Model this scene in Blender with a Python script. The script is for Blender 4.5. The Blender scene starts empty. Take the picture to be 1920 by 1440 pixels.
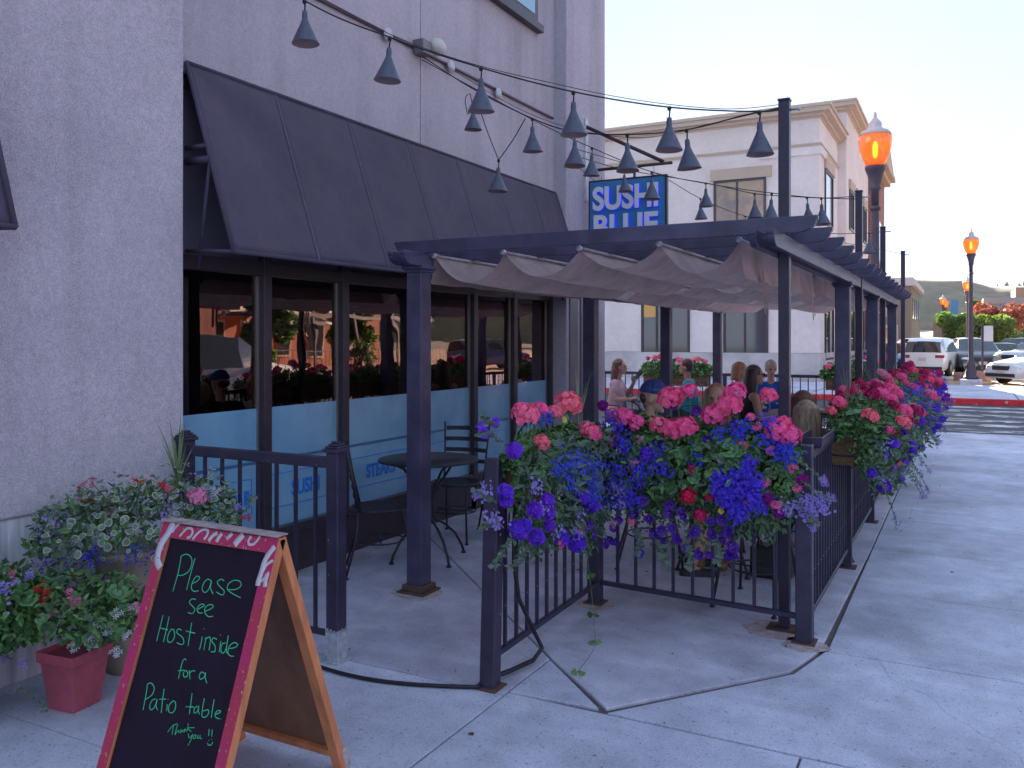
import bpy, bmesh, math, random
from mathutils import Vector, Matrix, noise
R = math.radians
PI = math.pi
scene = bpy.context.scene
col = scene.collection

# ---------------- camera ----------------
F_PX = 1600.0; CX = 960.0; HY = 635.0; EYE = 1.63
cd = bpy.data.cameras.new('camera'); cam = bpy.data.objects.new('camera', cd); col.objects.link(cam)
cam.location = (0, 0, EYE); cam.rotation_euler = (R(90), 0, R(28))
cd.sensor_width = 36; cd.lens = 36 * F_PX / 1920; cd.shift_y = -(720 - HY) / 1920
cd.clip_start = 0.05; cd.clip_end = 4000
scene.camera = cam

# ---------------- world, sun, exposure ----------------
SUN_EL = R(12.5); SUN_AZ = math.atan(0.22)          # azimuth: to the left of +Y
w = bpy.data.worlds.new('World'); scene.world = w; w.use_nodes = True
nt = w.node_tree; nt.nodes.clear()
out = nt.nodes.new('ShaderNodeOutputWorld'); bg = nt.nodes.new('ShaderNodeBackground')
sky = nt.nodes.new('ShaderNodeTexSky'); sky.sky_type = 'NISHITA'; sky.sun_disc = False
sky.sun_elevation = SUN_EL; sky.sun_rotation = -SUN_AZ
sky.altitude = 1900; sky.air_density = 1.0; sky.dust_density = 0.6; sky.ozone_density = 3.0
gam = nt.nodes.new('ShaderNodeGamma'); gam.inputs[1].default_value = 0.24
mul = nt.nodes.new('ShaderNodeMix'); mul.data_type = 'RGBA'; mul.blend_type = 'MULTIPLY'; mul.inputs[0].default_value = 1
mul.inputs[7].default_value = (0.53, 0.60, 0.73, 1)
nt.links.new(sky.outputs[0], gam.inputs[0]); nt.links.new(gam.outputs[0], mul.inputs[6])
nt.links.new(mul.outputs[2], bg.inputs[0]); nt.links.new(bg.outputs[0], out.inputs[0])
bg.inputs[1].default_value = 0.15
sd = bpy.data.lights.new('sun', 'SUN'); sd.energy = 5.0; sd.angle = R(0.5); sd.color = (1, 0.86, 0.68)
sun = bpy.data.objects.new('sun', sd); col.objects.link(sun)
sdir = Vector((-math.sin(SUN_AZ) * math.cos(SUN_EL), math.cos(SUN_AZ) * math.cos(SUN_EL), math.sin(SUN_EL)))
sun.rotation_euler = sdir.to_track_quat('Z', 'Y').to_euler(); sun.location = (0, 0, 30)
vs = scene.view_settings; vs.view_transform = 'Standard'; vs.look = 'None'; vs.gamma = 1; vs.exposure = 3.1
try: vs.use_curve_mapping = False
except Exception: pass
scene.cycles.max_bounces = 8; scene.cycles.transparent_max_bounces = 16

# ---------------- helpers ----------------
def ray(px, py):
    lat = (px - CX) / F_PX; up = (HY - py) / F_PX; a = R(28)
    return Vector((-math.sin(a) + math.cos(a) * lat, math.cos(a) + math.sin(a) * lat, up))
def at(px, py, X=None, Y=None, Z=None, d=None):
    r = ray(px, py)
    if X is not None: t = X / r.x
    elif Y is not None: t = Y / r.y
    elif Z is not None: t = (Z - EYE) / r.z
    else: t = d
    return Vector((r.x * t, r.y * t, EYE + r.z * t))

_mats = {}
def mat(name, color, rough=0.6, var=0.0, scale=8.0, bump=0.0, bscale=60.0, metal=0.0, color2=None, chips=None, chip_t=0.72, chip_s=40,
        stretch=None, emit=None, estr=1.0, island=0.0, spec=0.5, coat=0.0, transl=0.0, grain=()):
    if name in _mats: return _mats[name]
    m = bpy.data.materials.new(name); m.use_nodes = True; n = m.node_tree.nodes; l = m.node_tree.links
    b = n['Principled BSDF']; _mats[name] = m
    b.inputs['Roughness'].default_value = rough; b.inputs['Metallic'].default_value = metal
    b.inputs['Specular IOR Level'].default_value = spec; b.inputs['Coat Weight'].default_value = coat
    c = (*color, 1); b.inputs['Base Color'].default_value = c; m.diffuse_color = c
    src = None
    if var or bump or chips or grain:
        tc = n.new('ShaderNodeTexCoord'); co = tc.outputs['Object']
        if stretch:
            mp = n.new('ShaderNodeMapping'); mp.inputs['Scale'].default_value = stretch; l.new(co, mp.inputs[0]); co = mp.outputs[0]
    if var:
        nz = n.new('ShaderNodeTexNoise'); nz.inputs['Scale'].default_value = scale; nz.inputs['Detail'].default_value = 6
        nz.inputs['Roughness'].default_value = 0.65; l.new(co, nz.inputs[0])
        rp = n.new('ShaderNodeValToRGB'); c2 = color2 or tuple(max(0, x * (1 - var)) for x in color)
        c1 = color if color2 else tuple(min(1, x * (1 + var)) for x in color)
        rp.color_ramp.elements[0].position = 0.35; rp.color_ramp.elements[1].position = 0.65
        rp.color_ramp.elements[0].color = (*c2, 1); rp.color_ramp.elements[1].color = (*c1, 1)
        l.new(nz.outputs[0], rp.inputs[0]); src = rp.outputs[0]
    for gs, ga in grain:
        gz = n.new('ShaderNodeTexNoise'); gz.inputs['Scale'].default_value = gs; gz.inputs['Detail'].default_value = 3; l.new(co, gz.inputs[0])
        gm_ = n.new('ShaderNodeMapRange'); gm_.inputs[1].default_value = .3; gm_.inputs[2].default_value = .7; gm_.inputs[3].default_value = 1 - ga; gm_.inputs[4].default_value = 1 + ga; l.new(gz.outputs[0], gm_.inputs[0])
        vm = n.new('ShaderNodeVectorMath'); vm.operation = 'SCALE'; l.new(gm_.outputs[0], vm.inputs['Scale'])
        if src: l.new(src, vm.inputs[0])
        else: vm.inputs[0].default_value = color
        src = vm.outputs[0]
    if island:
        g = n.new('ShaderNodeNewGeometry'); mr = n.new('ShaderNodeMapRange'); l.new(g.outputs['Random Per Island'], mr.inputs[0])
        mr.inputs[3].default_value = 1 - island; mr.inputs[4].default_value = 1 + island
        hs = n.new('ShaderNodeHueSaturation'); l.new(mr.outputs[0], hs.inputs['Value'])
        oi = n.new('ShaderNodeObjectInfo'); m2 = n.new('ShaderNodeMapRange'); l.new(oi.outputs['Random'], m2.inputs[0])
        m2.inputs[3].default_value = 0.488; m2.inputs[4].default_value = 0.512; l.new(m2.outputs[0], hs.inputs['Hue'])
        if src: l.new(src, hs.inputs['Color'])
        else: hs.inputs['Color'].default_value = c
        src = hs.outputs[0]
    if chips:
        cz = n.new('ShaderNodeTexNoise'); cz.inputs['Scale'].default_value = chip_s; cz.inputs['Detail'].default_value = 4; l.new(co, cz.inputs[0])
        cr = n.new('ShaderNodeMapRange'); cr.inputs[1].default_value = chip_t; cr.inputs[2].default_value = chip_t + 0.015; l.new(cz.outputs[0], cr.inputs[0])
        mx = n.new('ShaderNodeMix'); mx.data_type = 'RGBA'; l.new(cr.outputs[0], mx.inputs[0])
        if src: l.new(src, mx.inputs[6])
        else: mx.inputs[6].default_value = c
        mx.inputs[7].default_value = (*chips, 1); src = mx.outputs[2]
    if src: l.new(src, b.inputs['Base Color'])
    if bump:
        bz = n.new('ShaderNodeTexNoise'); bz.inputs['Scale'].default_value = bscale; bz.inputs['Detail'].default_value = 4; l.new(co, bz.inputs[0])
        bp = n.new('ShaderNodeBump'); bp.inputs['Strength'].default_value = bump; bp.inputs['Distance'].default_value = 0.01
        l.new(bz.outputs[0], bp.inputs['Height']); l.new(bp.outputs[0], b.inputs['Normal'])
    if emit:
        b.inputs['Emission Color'].default_value = (*emit, 1); b.inputs['Emission Strength'].default_value = estr
    if transl:
        o = n['Material Output']; tr = n.new('ShaderNodeBsdfTranslucent'); ms = n.new('ShaderNodeMixShader'); ms.inputs[0].default_value = transl
        if src: l.new(src, tr.inputs[0])
        else: tr.inputs[0].default_value = c
        l.new(b.outputs[0], ms.inputs[1]); l.new(tr.outputs[0], ms.inputs[2]); l.new(ms.outputs[0], o.inputs[0])
    return m

class MB:
    def __init__(s): s.v = []; s.f = []; s.m = []; s.sm = []
    def add(s, vs, fs, m=0, smooth=False):
        b = len(s.v); s.v += [Vector(x) for x in vs]
        for f in fs: s.f.append(tuple(i + b for i in f)); s.m.append(m); s.sm.append(smooth)
        return s
    def box(s, c, d, rz=0, m=0, M=None):
        hx, hy, hz = d[0] / 2, d[1] / 2, d[2] / 2
        pts = [Vector((x, y, z)) for x in (-hx, hx) for y in (-hy, hy) for z in (-hz, hz)]
        if M is not None: pts = [M @ p for p in pts]
        rot = Matrix.Rotation(rz, 3, 'Z'); c = Vector(c)
        return s.add([rot @ p + c for p in pts], [(0, 1, 3, 2), (4, 6, 7, 5), (0, 4, 5, 1), (2, 3, 7, 6), (0, 2, 6, 4), (1, 5, 7, 3)], m)
    def b2(s, lo, hi, m=0):
        return s.box([(a + b) / 2 for a, b in zip(lo, hi)], [abs(b - a) for a, b in zip(lo, hi)], 0, m)
    def tube(s, pts, r, n=8, m=0, cap=True, up=None, flat=1.0):
        pts = [Vector(p) for p in pts]; rs = r if isinstance(r, (list, tuple)) else [r] * len(pts)
        t0 = (pts[1] - pts[0]).normalized(); u = Vector(up) if up else (Vector((0, 0, 1)) if abs(t0.z) < 0.9 else Vector((1, 0, 0)))
        vs = []; u = (u - t0 * u.dot(t0)).normalized()
        for i, p in enumerate(pts):
            t = (pts[min(i + 1, len(pts) - 1)] - pts[max(i - 1, 0)]).normalized()
            u = u - t * u.dot(t)
            u = u.normalized() if u.length > 1e-6 else Vector((1, 0, 0)); w_ = t.cross(u)
            for k in range(n):
                a = 2 * PI * (k + .5) / n; vs.append(p + (w_ * math.cos(a) + u * math.sin(a) * flat) * rs[i])
        fs = [(i * n + k, i * n + (k + 1) % n, (i + 1) * n + (k + 1) % n, (i + 1) * n + k) for i in range(len(pts) - 1) for k in range(n)]
        s.add(vs, fs, m, n > 5)
        if cap:
            b = len(s.v) - len(vs); s.f.append(tuple(b + k for k in range(n))[::-1]); s.m.append(m); s.sm.append(False)
            b2 = b + (len(pts) - 1) * n; s.f.append(tuple(b2 + k for k in range(n))); s.m.append(m); s.sm.append(False)
        return s
    def bar(s, p, q, w_, h, m=0, up=(0, 0, 1)):
        """rectangular bar from p to q; w_ sideways, h along up"""
        p = Vector(p); q = Vector(q); t = (q - p); L = t.length; t.normalize(); u = Vector(up); u = (u - t * u.dot(t)).normalized(); x = t.cross(u)
        vs = [a + x * i * w_ / 2 + u * j * h / 2 for a in (p, q) for i, j in ((-1, -1), (1, -1), (1, 1), (-1, 1))]
        return s.add(vs, [(0, 1, 2, 3), (7, 6, 5, 4), (0, 4, 5, 1), (1, 5, 6, 2), (2, 6, 7, 3), (3, 7, 4, 0)], m)
    def lathe(s, prof, n=16, c=(0, 0, 0), m=0, M=None, smooth=True):
        c = Vector(c); vs = []
        for r, z in prof:
            for k in range(n):
                a = 2 * PI * k / n; p = Vector((r * math.cos(a), r * math.sin(a), z))
                if M is not None: p = M @ p
                vs.append(p + c)
        fs = [(i * n + k, i * n + (k + 1) % n, (i + 1) * n + (k + 1) % n, (i + 1) * n + k) for i in range(len(prof) - 1) for k in range(n)]
        fs.append(tuple(range(n))[::-1]); fs.append(tuple((len(prof) - 1) * n + k for k in range(n)))
        return s.add(vs, fs, m, smooth)
    def prism(s, poly, a0, a1, axis='z', m=0):
        n = len(poly)
        def P(u, v, a): return {'z': (u, v, a), 'y': (u, a, v), 'x': (a, u, v)}[axis]
        vs = [P(u, v, a0) for u, v in poly] + [P(u, v, a1) for u, v in poly]
        fs = [tuple(range(n))[::-1], tuple(range(n, 2 * n))] + [(i, (i + 1) % n, n + (i + 1) % n, n + i) for i in range(n)]
        return s.add(vs, fs, m)
    def grid(s, fn, nu, nv, m=0, smooth=True, skip=None):
        vs = [fn(i / nu, j / nv) for i in range(nu + 1) for j in range(nv + 1)]
        fs = [(i * (nv + 1) + j, (i + 1) * (nv + 1) + j, (i + 1) * (nv + 1) + j + 1, i * (nv + 1) + j + 1) for i in range(nu) for j in range(nv) if not (skip and skip(i, j))]
        return s.add(vs, fs, m, smooth)
    def caps(s, p0, p1, r0, r1, n=12, m=0, sc=(1, 1)):
        """closed tapered capsule"""
        p0 = Vector(p0); p1 = Vector(p1); t = (p1 - p0); L = t.length
        t = t.normalized() if L > 1e-6 else Vector((0, 0, 1)); pr = []
        for a in range(-80, 1, 20): pr.append((p0 + t * r0 * math.sin(R(a)), r0 * math.cos(R(a))))
        for a in range(0, 81, 20): pr.append((p1 + t * r1 * math.sin(R(a)), r1 * math.cos(R(a))))
        return s.tube([a for a, _ in pr], [b for _, b in pr], n, m)
    def ell(s, c, r, n=14, m=0, M=None):
        pr = [(math.cos(R(a)), math.sin(R(a))) for a in range(-84, 85, 14)]
        D = Matrix.Diagonal(r).to_3x3(); D = (M @ D) if M is not None else D
        return s.lathe(pr, n, c, m, D)
    def mesh(s, name, mats, inv=None):
        used = sorted({i for f in s.f for i in f})
        if len(used) < len(s.v):
            ix = {o_: n_ for n_, o_ in enumerate(used)}; s.v = [s.v[i] for i in used]; s.f = [tuple(ix[i] for i in f) for f in s.f]
        me = bpy.data.meshes.new(name)
        v = [inv @ p for p in s.v] if inv is not None else s.v
        me.from_pydata([tuple(p) for p in v], [], s.f)
        for mm in (mats if isinstance(mats, (list, tuple)) else [mats]): me.materials.append(mm)
        me.polygons.foreach_set('material_index', s.m); me.polygons.foreach_set('use_smooth', s.sm); me.update()
        return me

_W = {}
def worldm(o):
    return _W.get(o.name, Matrix.Identity(4))
def thing(name, label, cat, loc=(0, 0, 0), rz=0, group=None, kind=None):
    o = bpy.data.objects.new(name, None); col.objects.link(o); o.location = loc; o.rotation_euler = (0, 0, rz)
    o.empty_display_size = 0.1
    tag(o, label, cat, group, kind); _W[o.name] = Matrix.Translation(Vector(loc)) @ Matrix.Rotation(rz, 4, 'Z')
    return o
def tag(o, label=None, cat=None, group=None, kind=None):
    if label: o['label'] = label
    if cat: o['category'] = cat
    if group: o['group'] = group
    if kind: o['kind'] = kind
    return o
def obj(name, mb, mats, parent=None, world=True, bevel=0.0, seg=1, label=None, recalc=True):
    """mb in world coordinates when world, else in the thing's own; parent = thing or part"""
    inv = worldm(parent).inverted() if (parent and world) else None
    me = mb.mesh(name, mats, inv)
    if recalc:
        bm = bmesh.new(); bm.from_mesh(me); bmesh.ops.recalc_face_normals(bm, faces=bm.faces); bm.to_mesh(me); bm.free()
    o = bpy.data.objects.new(name, me); col.objects.link(o)
    if parent: o.parent = parent; _W[o.name] = worldm(parent)
    if bevel:
        b = o.modifiers.new('bevel', 'BEVEL'); b.width = bevel; b.segments = seg; b.limit_method = 'ANGLE'; b.angle_limit = R(40)
    if label: o['label'] = label
    return o
def inst(name, me, parent, loc, rot=(0, 0, 0), sc=1.0, world=True, label=None):
    o = bpy.data.objects.new(name, me); col.objects.link(o)
    loc = Vector(loc)
    if parent and world: loc = worldm(parent).inverted() @ loc
    if parent: o.parent = parent
    o.location = loc; o.rotation_euler = rot; o.scale = (sc,) * 3 if not isinstance(sc, tuple) else sc
    if label: o['label'] = label
    return o
def copy_tree(root, loc, rz=0, label=None, group=None):
    def rec(o, par):
        c = o.copy(); col.objects.link(c)
        if par: c.parent = par
        for ch in KIDS.get(o.name, [k for k in list(o.children)]): rec(ch, c)
        return c
    c = rec(root, None); c.location = loc; c.rotation_euler = (0, 0, rz)
    if label: c['label'] = label
    if group: c['group'] = group
    _W[c.name] = Matrix.Translation(Vector(loc)) @ Matrix.Rotation(rz, 4, 'Z')
    return c
KIDS = {}
def text_mesh(body, size, extrude, mats, name, offset=0.0, bold=0.0, spacing=1.0):
    cu = bpy.data.curves.new('t', 'FONT'); cu.body = body; cu.size = size; cu.extrude = extrude; cu.offset = bold; cu.space_character = spacing
    cu.align_x = 'LEFT'; o = bpy.data.objects.new('t', cu); col.objects.link(o)
    dg = bpy.context.evaluated_depsgraph_get(); me = bpy.data.meshes.new_from_object(o.evaluated_get(dg)); me.name = name
    bpy.data.objects.remove(o); me.materials.clear()
    for mm in mats: me.materials.append(mm)
    return me

# ---------------- materials ----------------
def stucco(name, c1, c2, streak=0.25):
    m = mat(name, c1, 0.92, var=0.2, scale=1.1, color2=c2, bump=0.9, bscale=150, grain=((130, .20), (28, .07), (0.35, .10)))
    return m
M_stucco = stucco('stucco_grey', (0.61, 0.54, 0.62), (0.53, 0.47, 0.55))
M_stucco2 = stucco('stucco_grey_upper', (0.58, 0.51, 0.59), (0.50, 0.45, 0.52))
M_base = mat('concrete_base', (0.66, 0.64, 0.70), 0.85, var=0.3, scale=16, color2=(0.36, 0.34, 0.42), stretch=(1, 1, 0.07), grain=((60, .1), (1.5, .25)), bump=0.2, bscale=90)
M_conc = mat('concrete_paving', (0.61, 0.62, 0.75), 0.66, var=0.12, scale=1.5, color2=(0.48, 0.48, 0.60), bump=0.5, bscale=110, chips=(0.20, 0.18, 0.21), chip_t=0.665, chip_s=55, grain=((90, .13), (7, .10), (.55, .13)))
M_conc2 = mat('concrete_patio', (0.60, 0.58, 0.70), 0.62, var=0.15, scale=2.1, color2=(0.45, 0.42, 0.53), bump=0.45, bscale=100, chips=(0.2, 0.16, 0.18), chip_t=0.70, chip_s=30, grain=((90, .12), (6, .12), (.8, .13)))
M_joint = mat('joint_dirt', (0.13, 0.10, 0.10), 0.95, var=0.3, scale=30)
M_metal = mat('dark_painted_metal', (0.037, 0.028, 0.060), 0.42, var=0.25, scale=9, chips=(0.42, 0.40, 0.45), chip_t=0.735, chip_s=38, bump=0.08, bscale=40)
M_metal2 = mat('pergola_paint', (0.080, 0.068, 0.130), 0.4, var=0.15, scale=6, color2=(0.052, 0.043, 0.088), grain=((3, .15),), chips=(.3, .28, .32), chip_t=.76, chip_s=30, bump=0.06, bscale=30)
M_black = mat('black_metal', (0.028, 0.018, 0.046), 0.4, var=0.2, scale=20)
M_iron = mat('wrought_iron', (0.030, 0.022, 0.035), 0.42, var=0.3, scale=25, bump=0.1, bscale=80)
M_bronze = mat('bronze_window_frame', (0.045, 0.030, 0.045), 0.35, var=0.15, scale=10)
M_alu = mat('aluminium_strip', (0.45, 0.42, 0.42), 0.3, metal=0.8)
M_galv = mat('bare_galvanised', (0.5, 0.52, 0.58), 0.5, var=0.25, scale=30, metal=0.3)
M_rust = mat('rusty_steel', (0.16, 0.075, 0.04), 0.85, var=0.4, scale=30, color2=(0.06, 0.045, 0.05))
M_awning = mat('awning_canvas', (0.082, 0.064, 0.098), 0.8, var=0.12, scale=3, color2=(0.064, 0.050, 0.09), grain=((2.5, .10), (25, .05)), bump=0.25, bscale=300)
M_seam = mat('awning_seam', (0.105, 0.09, 0.145), 0.8, var=0.2, scale=20)
M_cloth = mat('shade_cloth', (0.52, 0.37, 0.36), 0.9, var=0.15, scale=5, bump=0.2, bscale=260, transl=0.42)
def overlay(m, sc, stretch, lo, hi, a, b, kind='noise', tintv=(1, 1, 1)):
    """multiply the base colour by a stain pattern"""
    n = m.node_tree.nodes; l = m.node_tree.links; bs = n['Principled BSDF']; src = bs.inputs['Base Color'].links[0].from_socket
    tc = n.new('ShaderNodeTexCoord'); mp = n.new('ShaderNodeMapping'); mp.inputs['Scale'].default_value = stretch; l.new(tc.outputs['Object'], mp.inputs[0])
    if kind == 'noise': t = n.new('ShaderNodeTexNoise'); t.inputs['Detail'].default_value = 5; o = t.outputs[0]
    else: t = n.new('ShaderNodeTexVoronoi'); t.feature = 'DISTANCE_TO_EDGE' if kind == 'crack' else 'F1'; o = t.outputs['Distance']
    t.inputs['Scale'].default_value = sc
    if kind == 'crack':
        wn = n.new('ShaderNodeTexNoise'); wn.inputs['Scale'].default_value = 3; l.new(mp.outputs[0], wn.inputs[0]); mv = n.new('ShaderNodeVectorMath'); mv.operation = 'MULTIPLY_ADD'; mv.inputs[1].default_value = (.25, .25, 0); l.new(wn.outputs['Color'], mv.inputs[0]); l.new(mp.outputs[0], mv.inputs[2]); l.new(mv.outputs[0], t.inputs[0])
    else: l.new(mp.outputs[0], t.inputs[0])
    mr = n.new('ShaderNodeMapRange'); mr.inputs[1].default_value = lo; mr.inputs[2].default_value = hi; mr.inputs[3].default_value = a; mr.inputs[4].default_value = b; l.new(o, mr.inputs[0])
    vm = n.new('ShaderNodeVectorMath'); vm.operation = 'SCALE'; l.new(src, vm.inputs[0]); l.new(mr.outputs[0], vm.inputs['Scale']); l.new(vm.outputs[0], bs.inputs['Base Color'])
for m_ in (M_conc, M_conc2):
    overlay(m_, 1.3, (1, 1, 1), .50, .64, 1.0, .78); overlay(m_, 34, (1, 1, 1), .60, .66, 1.0, .80); overlay(m_, 5.5, (1, 1, 1), .035, .06, .62, 1.0, 'dot'); overlay(m_, .21, (1, 1, 1), .0, .0012, .72, 1.0, 'crack'); overlay(m_, 2.2, (.25, 2.5, 1), .56, .70, 1.0, 1.13)
for m_ in (M_stucco, M_stucco2):
    overlay(m_, 3.4, (1, 1, .07), .48, .68, 1.0, .84); overlay(m_, .7, (1, 1, 1), .48, .6, 1.0, .92)
M_rope = mat('black_cable', (0.014, 0.012, 0.018), 0.5)
# ================= SETTING =================
M_asph = mat('asphalt', (0.05, 0.045, 0.060), 0.7, var=0.35, scale=1.2, bump=0.5, bscale=140, chips=(0.16, 0.15, 0.15), chip_t=0.66, chip_s=60)
M_lot = mat('parking_asphalt', (0.40, 0.26, 0.16), 0.85, var=0.25, scale=0.8, bump=0.3, bscale=90)
M_ground = mat('far_ground', (0.10, 0.10, 0.07), 0.9, var=0.4, scale=0.05)
M_line = mat('worn_white_paint', (0.62, 0.61, 0.63), 0.7, var=0.3, scale=3, chips=(0.09, 0.085, 0.10), chip_t=0.47, chip_s=2.2, stretch=(0.8, 2.2, 1))
M_red = mat('red_kerb_paint', (0.50, 0.018, 0.035), 0.6, var=0.25, scale=6, chips=(0.5, 0.35, 0.33), chip_t=0.66, chip_s=7)
g = obj('ground', MB().b2((-480, -90, -0.5), (780, 980, -0.13)), M_ground); tag(g, 'dry ground stretching away to the hills', kind='structure')
s = obj('street', MB().b2((-90, 16.75, -0.128), (70, 25.4, -0.1)), M_asph); tag(s, 'dark asphalt cross street with a worn crosswalk', kind='structure')
ml = MB()
for k, (y, w2, xs_) in enumerate(((17.2, .3, 1.2), (17.9, .62, .2), (19.2, .5, .9), (20.3, .62, -.3), (21.6, .55, .4), (22.9, .6, 0), (24.2, .35, .8))):
    ml.b2((-1.9 + xs_, y, -0.0995), (4.2, y + w2, -0.095))
o = obj('crosswalk_stripe', ml, M_line, s); o['kind'] = 'stuff'
s2 = obj('side_street', MB().b2((4.0, -20, -0.127), (12.5, 16.7, -0.1)), M_asph); tag(s2, 'asphalt side street beyond the kerb', kind='structure')
lot = obj('parking_lot', MB().b2((-3.0, 28.6, -0.11), (60, 110, -0.02)), M_lot); tag(lot, 'sunlit tan parking lot behind the far pavement', kind='structure')
ws = MB()
# pavement (near): base sheet + slabs
pv = obj('pavement', MB().b2((-14, -4, -0.3), (4.0, 16.7, -0.014)), M_joint); tag(pv, 'grey concrete pavement and patio slabs with dark joints', kind='structure')
def slab(poly, m=M_conc, inset=0.0025, z=0.0):
    # inset polygon (convex-ish) towards its centroid edges
    n = len(poly); P = [Vector((x, y, 0)) for x, y in poly]; area = sum(P[i].x * P[(i + 1) % n].y - P[(i + 1) % n].x * P[i].y for i in range(n))
    if area < 0: P.reverse()
    Q = []
    for i in range(n):
        a, b, c = P[i - 1], P[i], P[(i + 1) % n]; e1 = (b - a).normalized(); e2 = (c - b).normalized()
        n1 = Vector((-e1.y, e1.x, 0)); n2 = Vector((-e2.y, e2.x, 0)); k = (n1 + n2); k = k / max(0.3, k.dot(n1)) * inset; Q.append(b + k)
    q2 = [(p.x, p.y) for p in Q]
    return obj('slab', MB().prism(q2, -0.09, z), m, pv, bevel=0.004, seg=2)
XE = -0.645
curve = [(-1.87, 3.94), (-1.40, 3.515), (-1.13, 3.90), (-0.76, 4.30), (-0.69, 4.48), (-0.66, 4.76)]
slab([(-4.2, 3.435), (-1.87, 3.435), (-1.87, 3.93), (-4.2, 6.17)], M_conc2, 0.003)
slab([(-1.865, 3.47), (-1.42, 3.50), (-1.865, 3.925)], M_conc, 0.004)
slab([(-4.2, 6.17), (-1.87, 3.94), (-1.40, 3.515), (-0.76, 4.33), (-0.67, 4.70), (XE, 7.1), (-4.2, 7.1)], M_conc2, 0.004)
for y0, y1 in ((7.1, 9.75), (9.75, 12.3), (12.3, 15.0)):
    for x0, x1 in ((-10, -6.9), (-6.9, -3.9), (-3.9, XE)):
        if y1 < 10 and x1 < -4: continue
        slab([(max(x0, -4.2) if y1 < 10 else x0, y0), (x1, y0), (x1, y1), (max(x0, -4.2) if y1 < 10 else x0, y1)], M_conc2)
slab([(-10, 15.0), (XE, 15.0), (XE, 16.65), (-10, 16.65)])
for y0, y1 in ((2.24, 3.43), (1.0, 2.24), (-1.6, 1.0)):
    slab([(-4.0, y0), (-1.868, y0), (-1.868, y1), (-4.0, y1)])
for y0, y1 in ((2.26, 3.465), (1.05, 2.26), (-1.6, 1.05)):
    slab([(-1.862, y0), (-0.57, y0), (-0.57, y1), (-1.862, y1)])
slab([(-1.385, 3.475), (1.5, 3.475), (1.5, 4.695), (-0.648, 4.695), (-0.74, 4.31)])
y = 4.70
slab([(-0.565, 2.26), (1.5, 2.26), (1.5, 3.465), (-0.565, 3.465)])
slab([(-0.565, 1.0), (1.5, 1.0), (1.5, 2.25), (-0.565, 2.25)])
while y < 16.5:
    y1 = min(y + 1.235, 16.68)
    slab([(XE + 0.006, y), (1.5, y), (1.5, y1), (XE + 0.006, y1)]); slab([(1.5, y), (3.95, y), (3.95, y1), (1.5, y1)]); y = y1
slab([(1.5, 1.0), (3.95, 1.0), (3.95, 4.69), (1.5, 4.69)])
# stains, leaves of litter on slabs
rnd = random.Random(5)
lm = MB()
for k in range(46):
    if k < 30: x, y_ = rnd.uniform(-3.9, -0.8), rnd.uniform(2.0, 7.0)
    else: x, y_ = rnd.uniform(-0.5, 1.0), rnd.uniform(3, 12)
    a = rnd.uniform(0, 6.28); L = rnd.uniform(0.008, 0.022); W_ = L * rnd.uniform(.3, .8); M3 = Matrix.Rotation(a, 3, 'Z')
    lm.add([M3 @ Vector(p) + Vector((x, y_, 0.0015)) for p in ((-L, 0, 0), (0, -W_, 0.004), (L, 0, 0.001), (0, W_, 0.005))], [(0, 1, 2, 3)])
lit = obj('leaf_litter', lm, mat('dry_leaf', (0.10, 0.045, 0.02), 0.8, island=0.5)); tag(lit, 'small dry leaves and crumbs scattered on the concrete', kind='stuff')
# far pavement with red kerb
fp = obj('far_pavement', MB().b2((-40, 25.62, -0.3), (24, 33.0, 0.05)), M_conc); tag(fp, 'light far pavement behind the red kerb', kind='structure')
fm = MB()
for x in (-9, -6.5, -4, -1.4, 1.2, 3.8): fm.b2((x, 25.63, 0.0505), (x + 0.03, 33, 0.0535))
o = obj('joint', fm, M_joint, fp); o['kind'] = 'stuff'
kb = obj('red_kerb', MB().b2((-40, 25.4, -0.12), (24, 25.6, 0.057)), M_red, bevel=0.02, seg=2); tag(kb, 'red painted kerb across the street', kind='structure')
# hills
def hill_h(x, y_, base):
    n = noise.fractal(Vector((x * 0.004, y_ * 0.004, base)), 1.0, 2.0, 5)
    return n
def hills(name, lab, prof, y0, depth, m, seed, x0=-460, x1=760):
    def H(x):
        for (a, ha), (b, hb) in zip(prof, prof[1:]):
            if a <= x <= b:
                t = (x - a) / (b - a); t = t * t * (3 - 2 * t); return ha + (hb - ha) * t
        return prof[-1][1]
    def fn(u, v):
        x = x0 + (x1 - x0) * u; yy = y0 + depth * v
        h = H(x) * math.sin(min(1, v * 1.25) * PI / 2) ** 0.8 + 5 * hill_h(x, yy, seed) * min(1, v * 3)
        return (x, yy, max(h, -0.6) if v > 0 else -0.6)
    o = obj(name, MB().grid(fn, 200, 26), m, recalc=False); tag(o, lab, kind='structure'); return o
M_hill = mat('hill_scrub', (0.085, 0.09, 0.06), 0.95, var=0.3, scale=0.03, color2=(0.045, 0.055, 0.04), grain=((.02, .25), (.12, .3)), bump=0.6, bscale=0.4)
M_hill2 = mat('hill_grass', (0.15, 0.18, 0.09), 0.95, var=0.3, scale=0.02, color2=(0.09, 0.11, 0.06), grain=((.08, .25),))
hills('hills', 'wooded hazy hills along the horizon', [(-460, 60), (-120, 52), (-60, 49), (-5, 46), (20, 40), (45, 40), (75, 47), (120, 54), (220, 66), (420, 60), (760, 55)], 600, 160, M_hill, 3)
hills('grassy_slope', 'lighter green slope in front of the hills', [(-460, 8), (-20, 6), (10, 10), (25, 20), (45, 27), (90, 36), (200, 42), (760, 38)], 470, 90, M_hill2, 9)
tm = MB(); rnd = random.Random(11)
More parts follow.
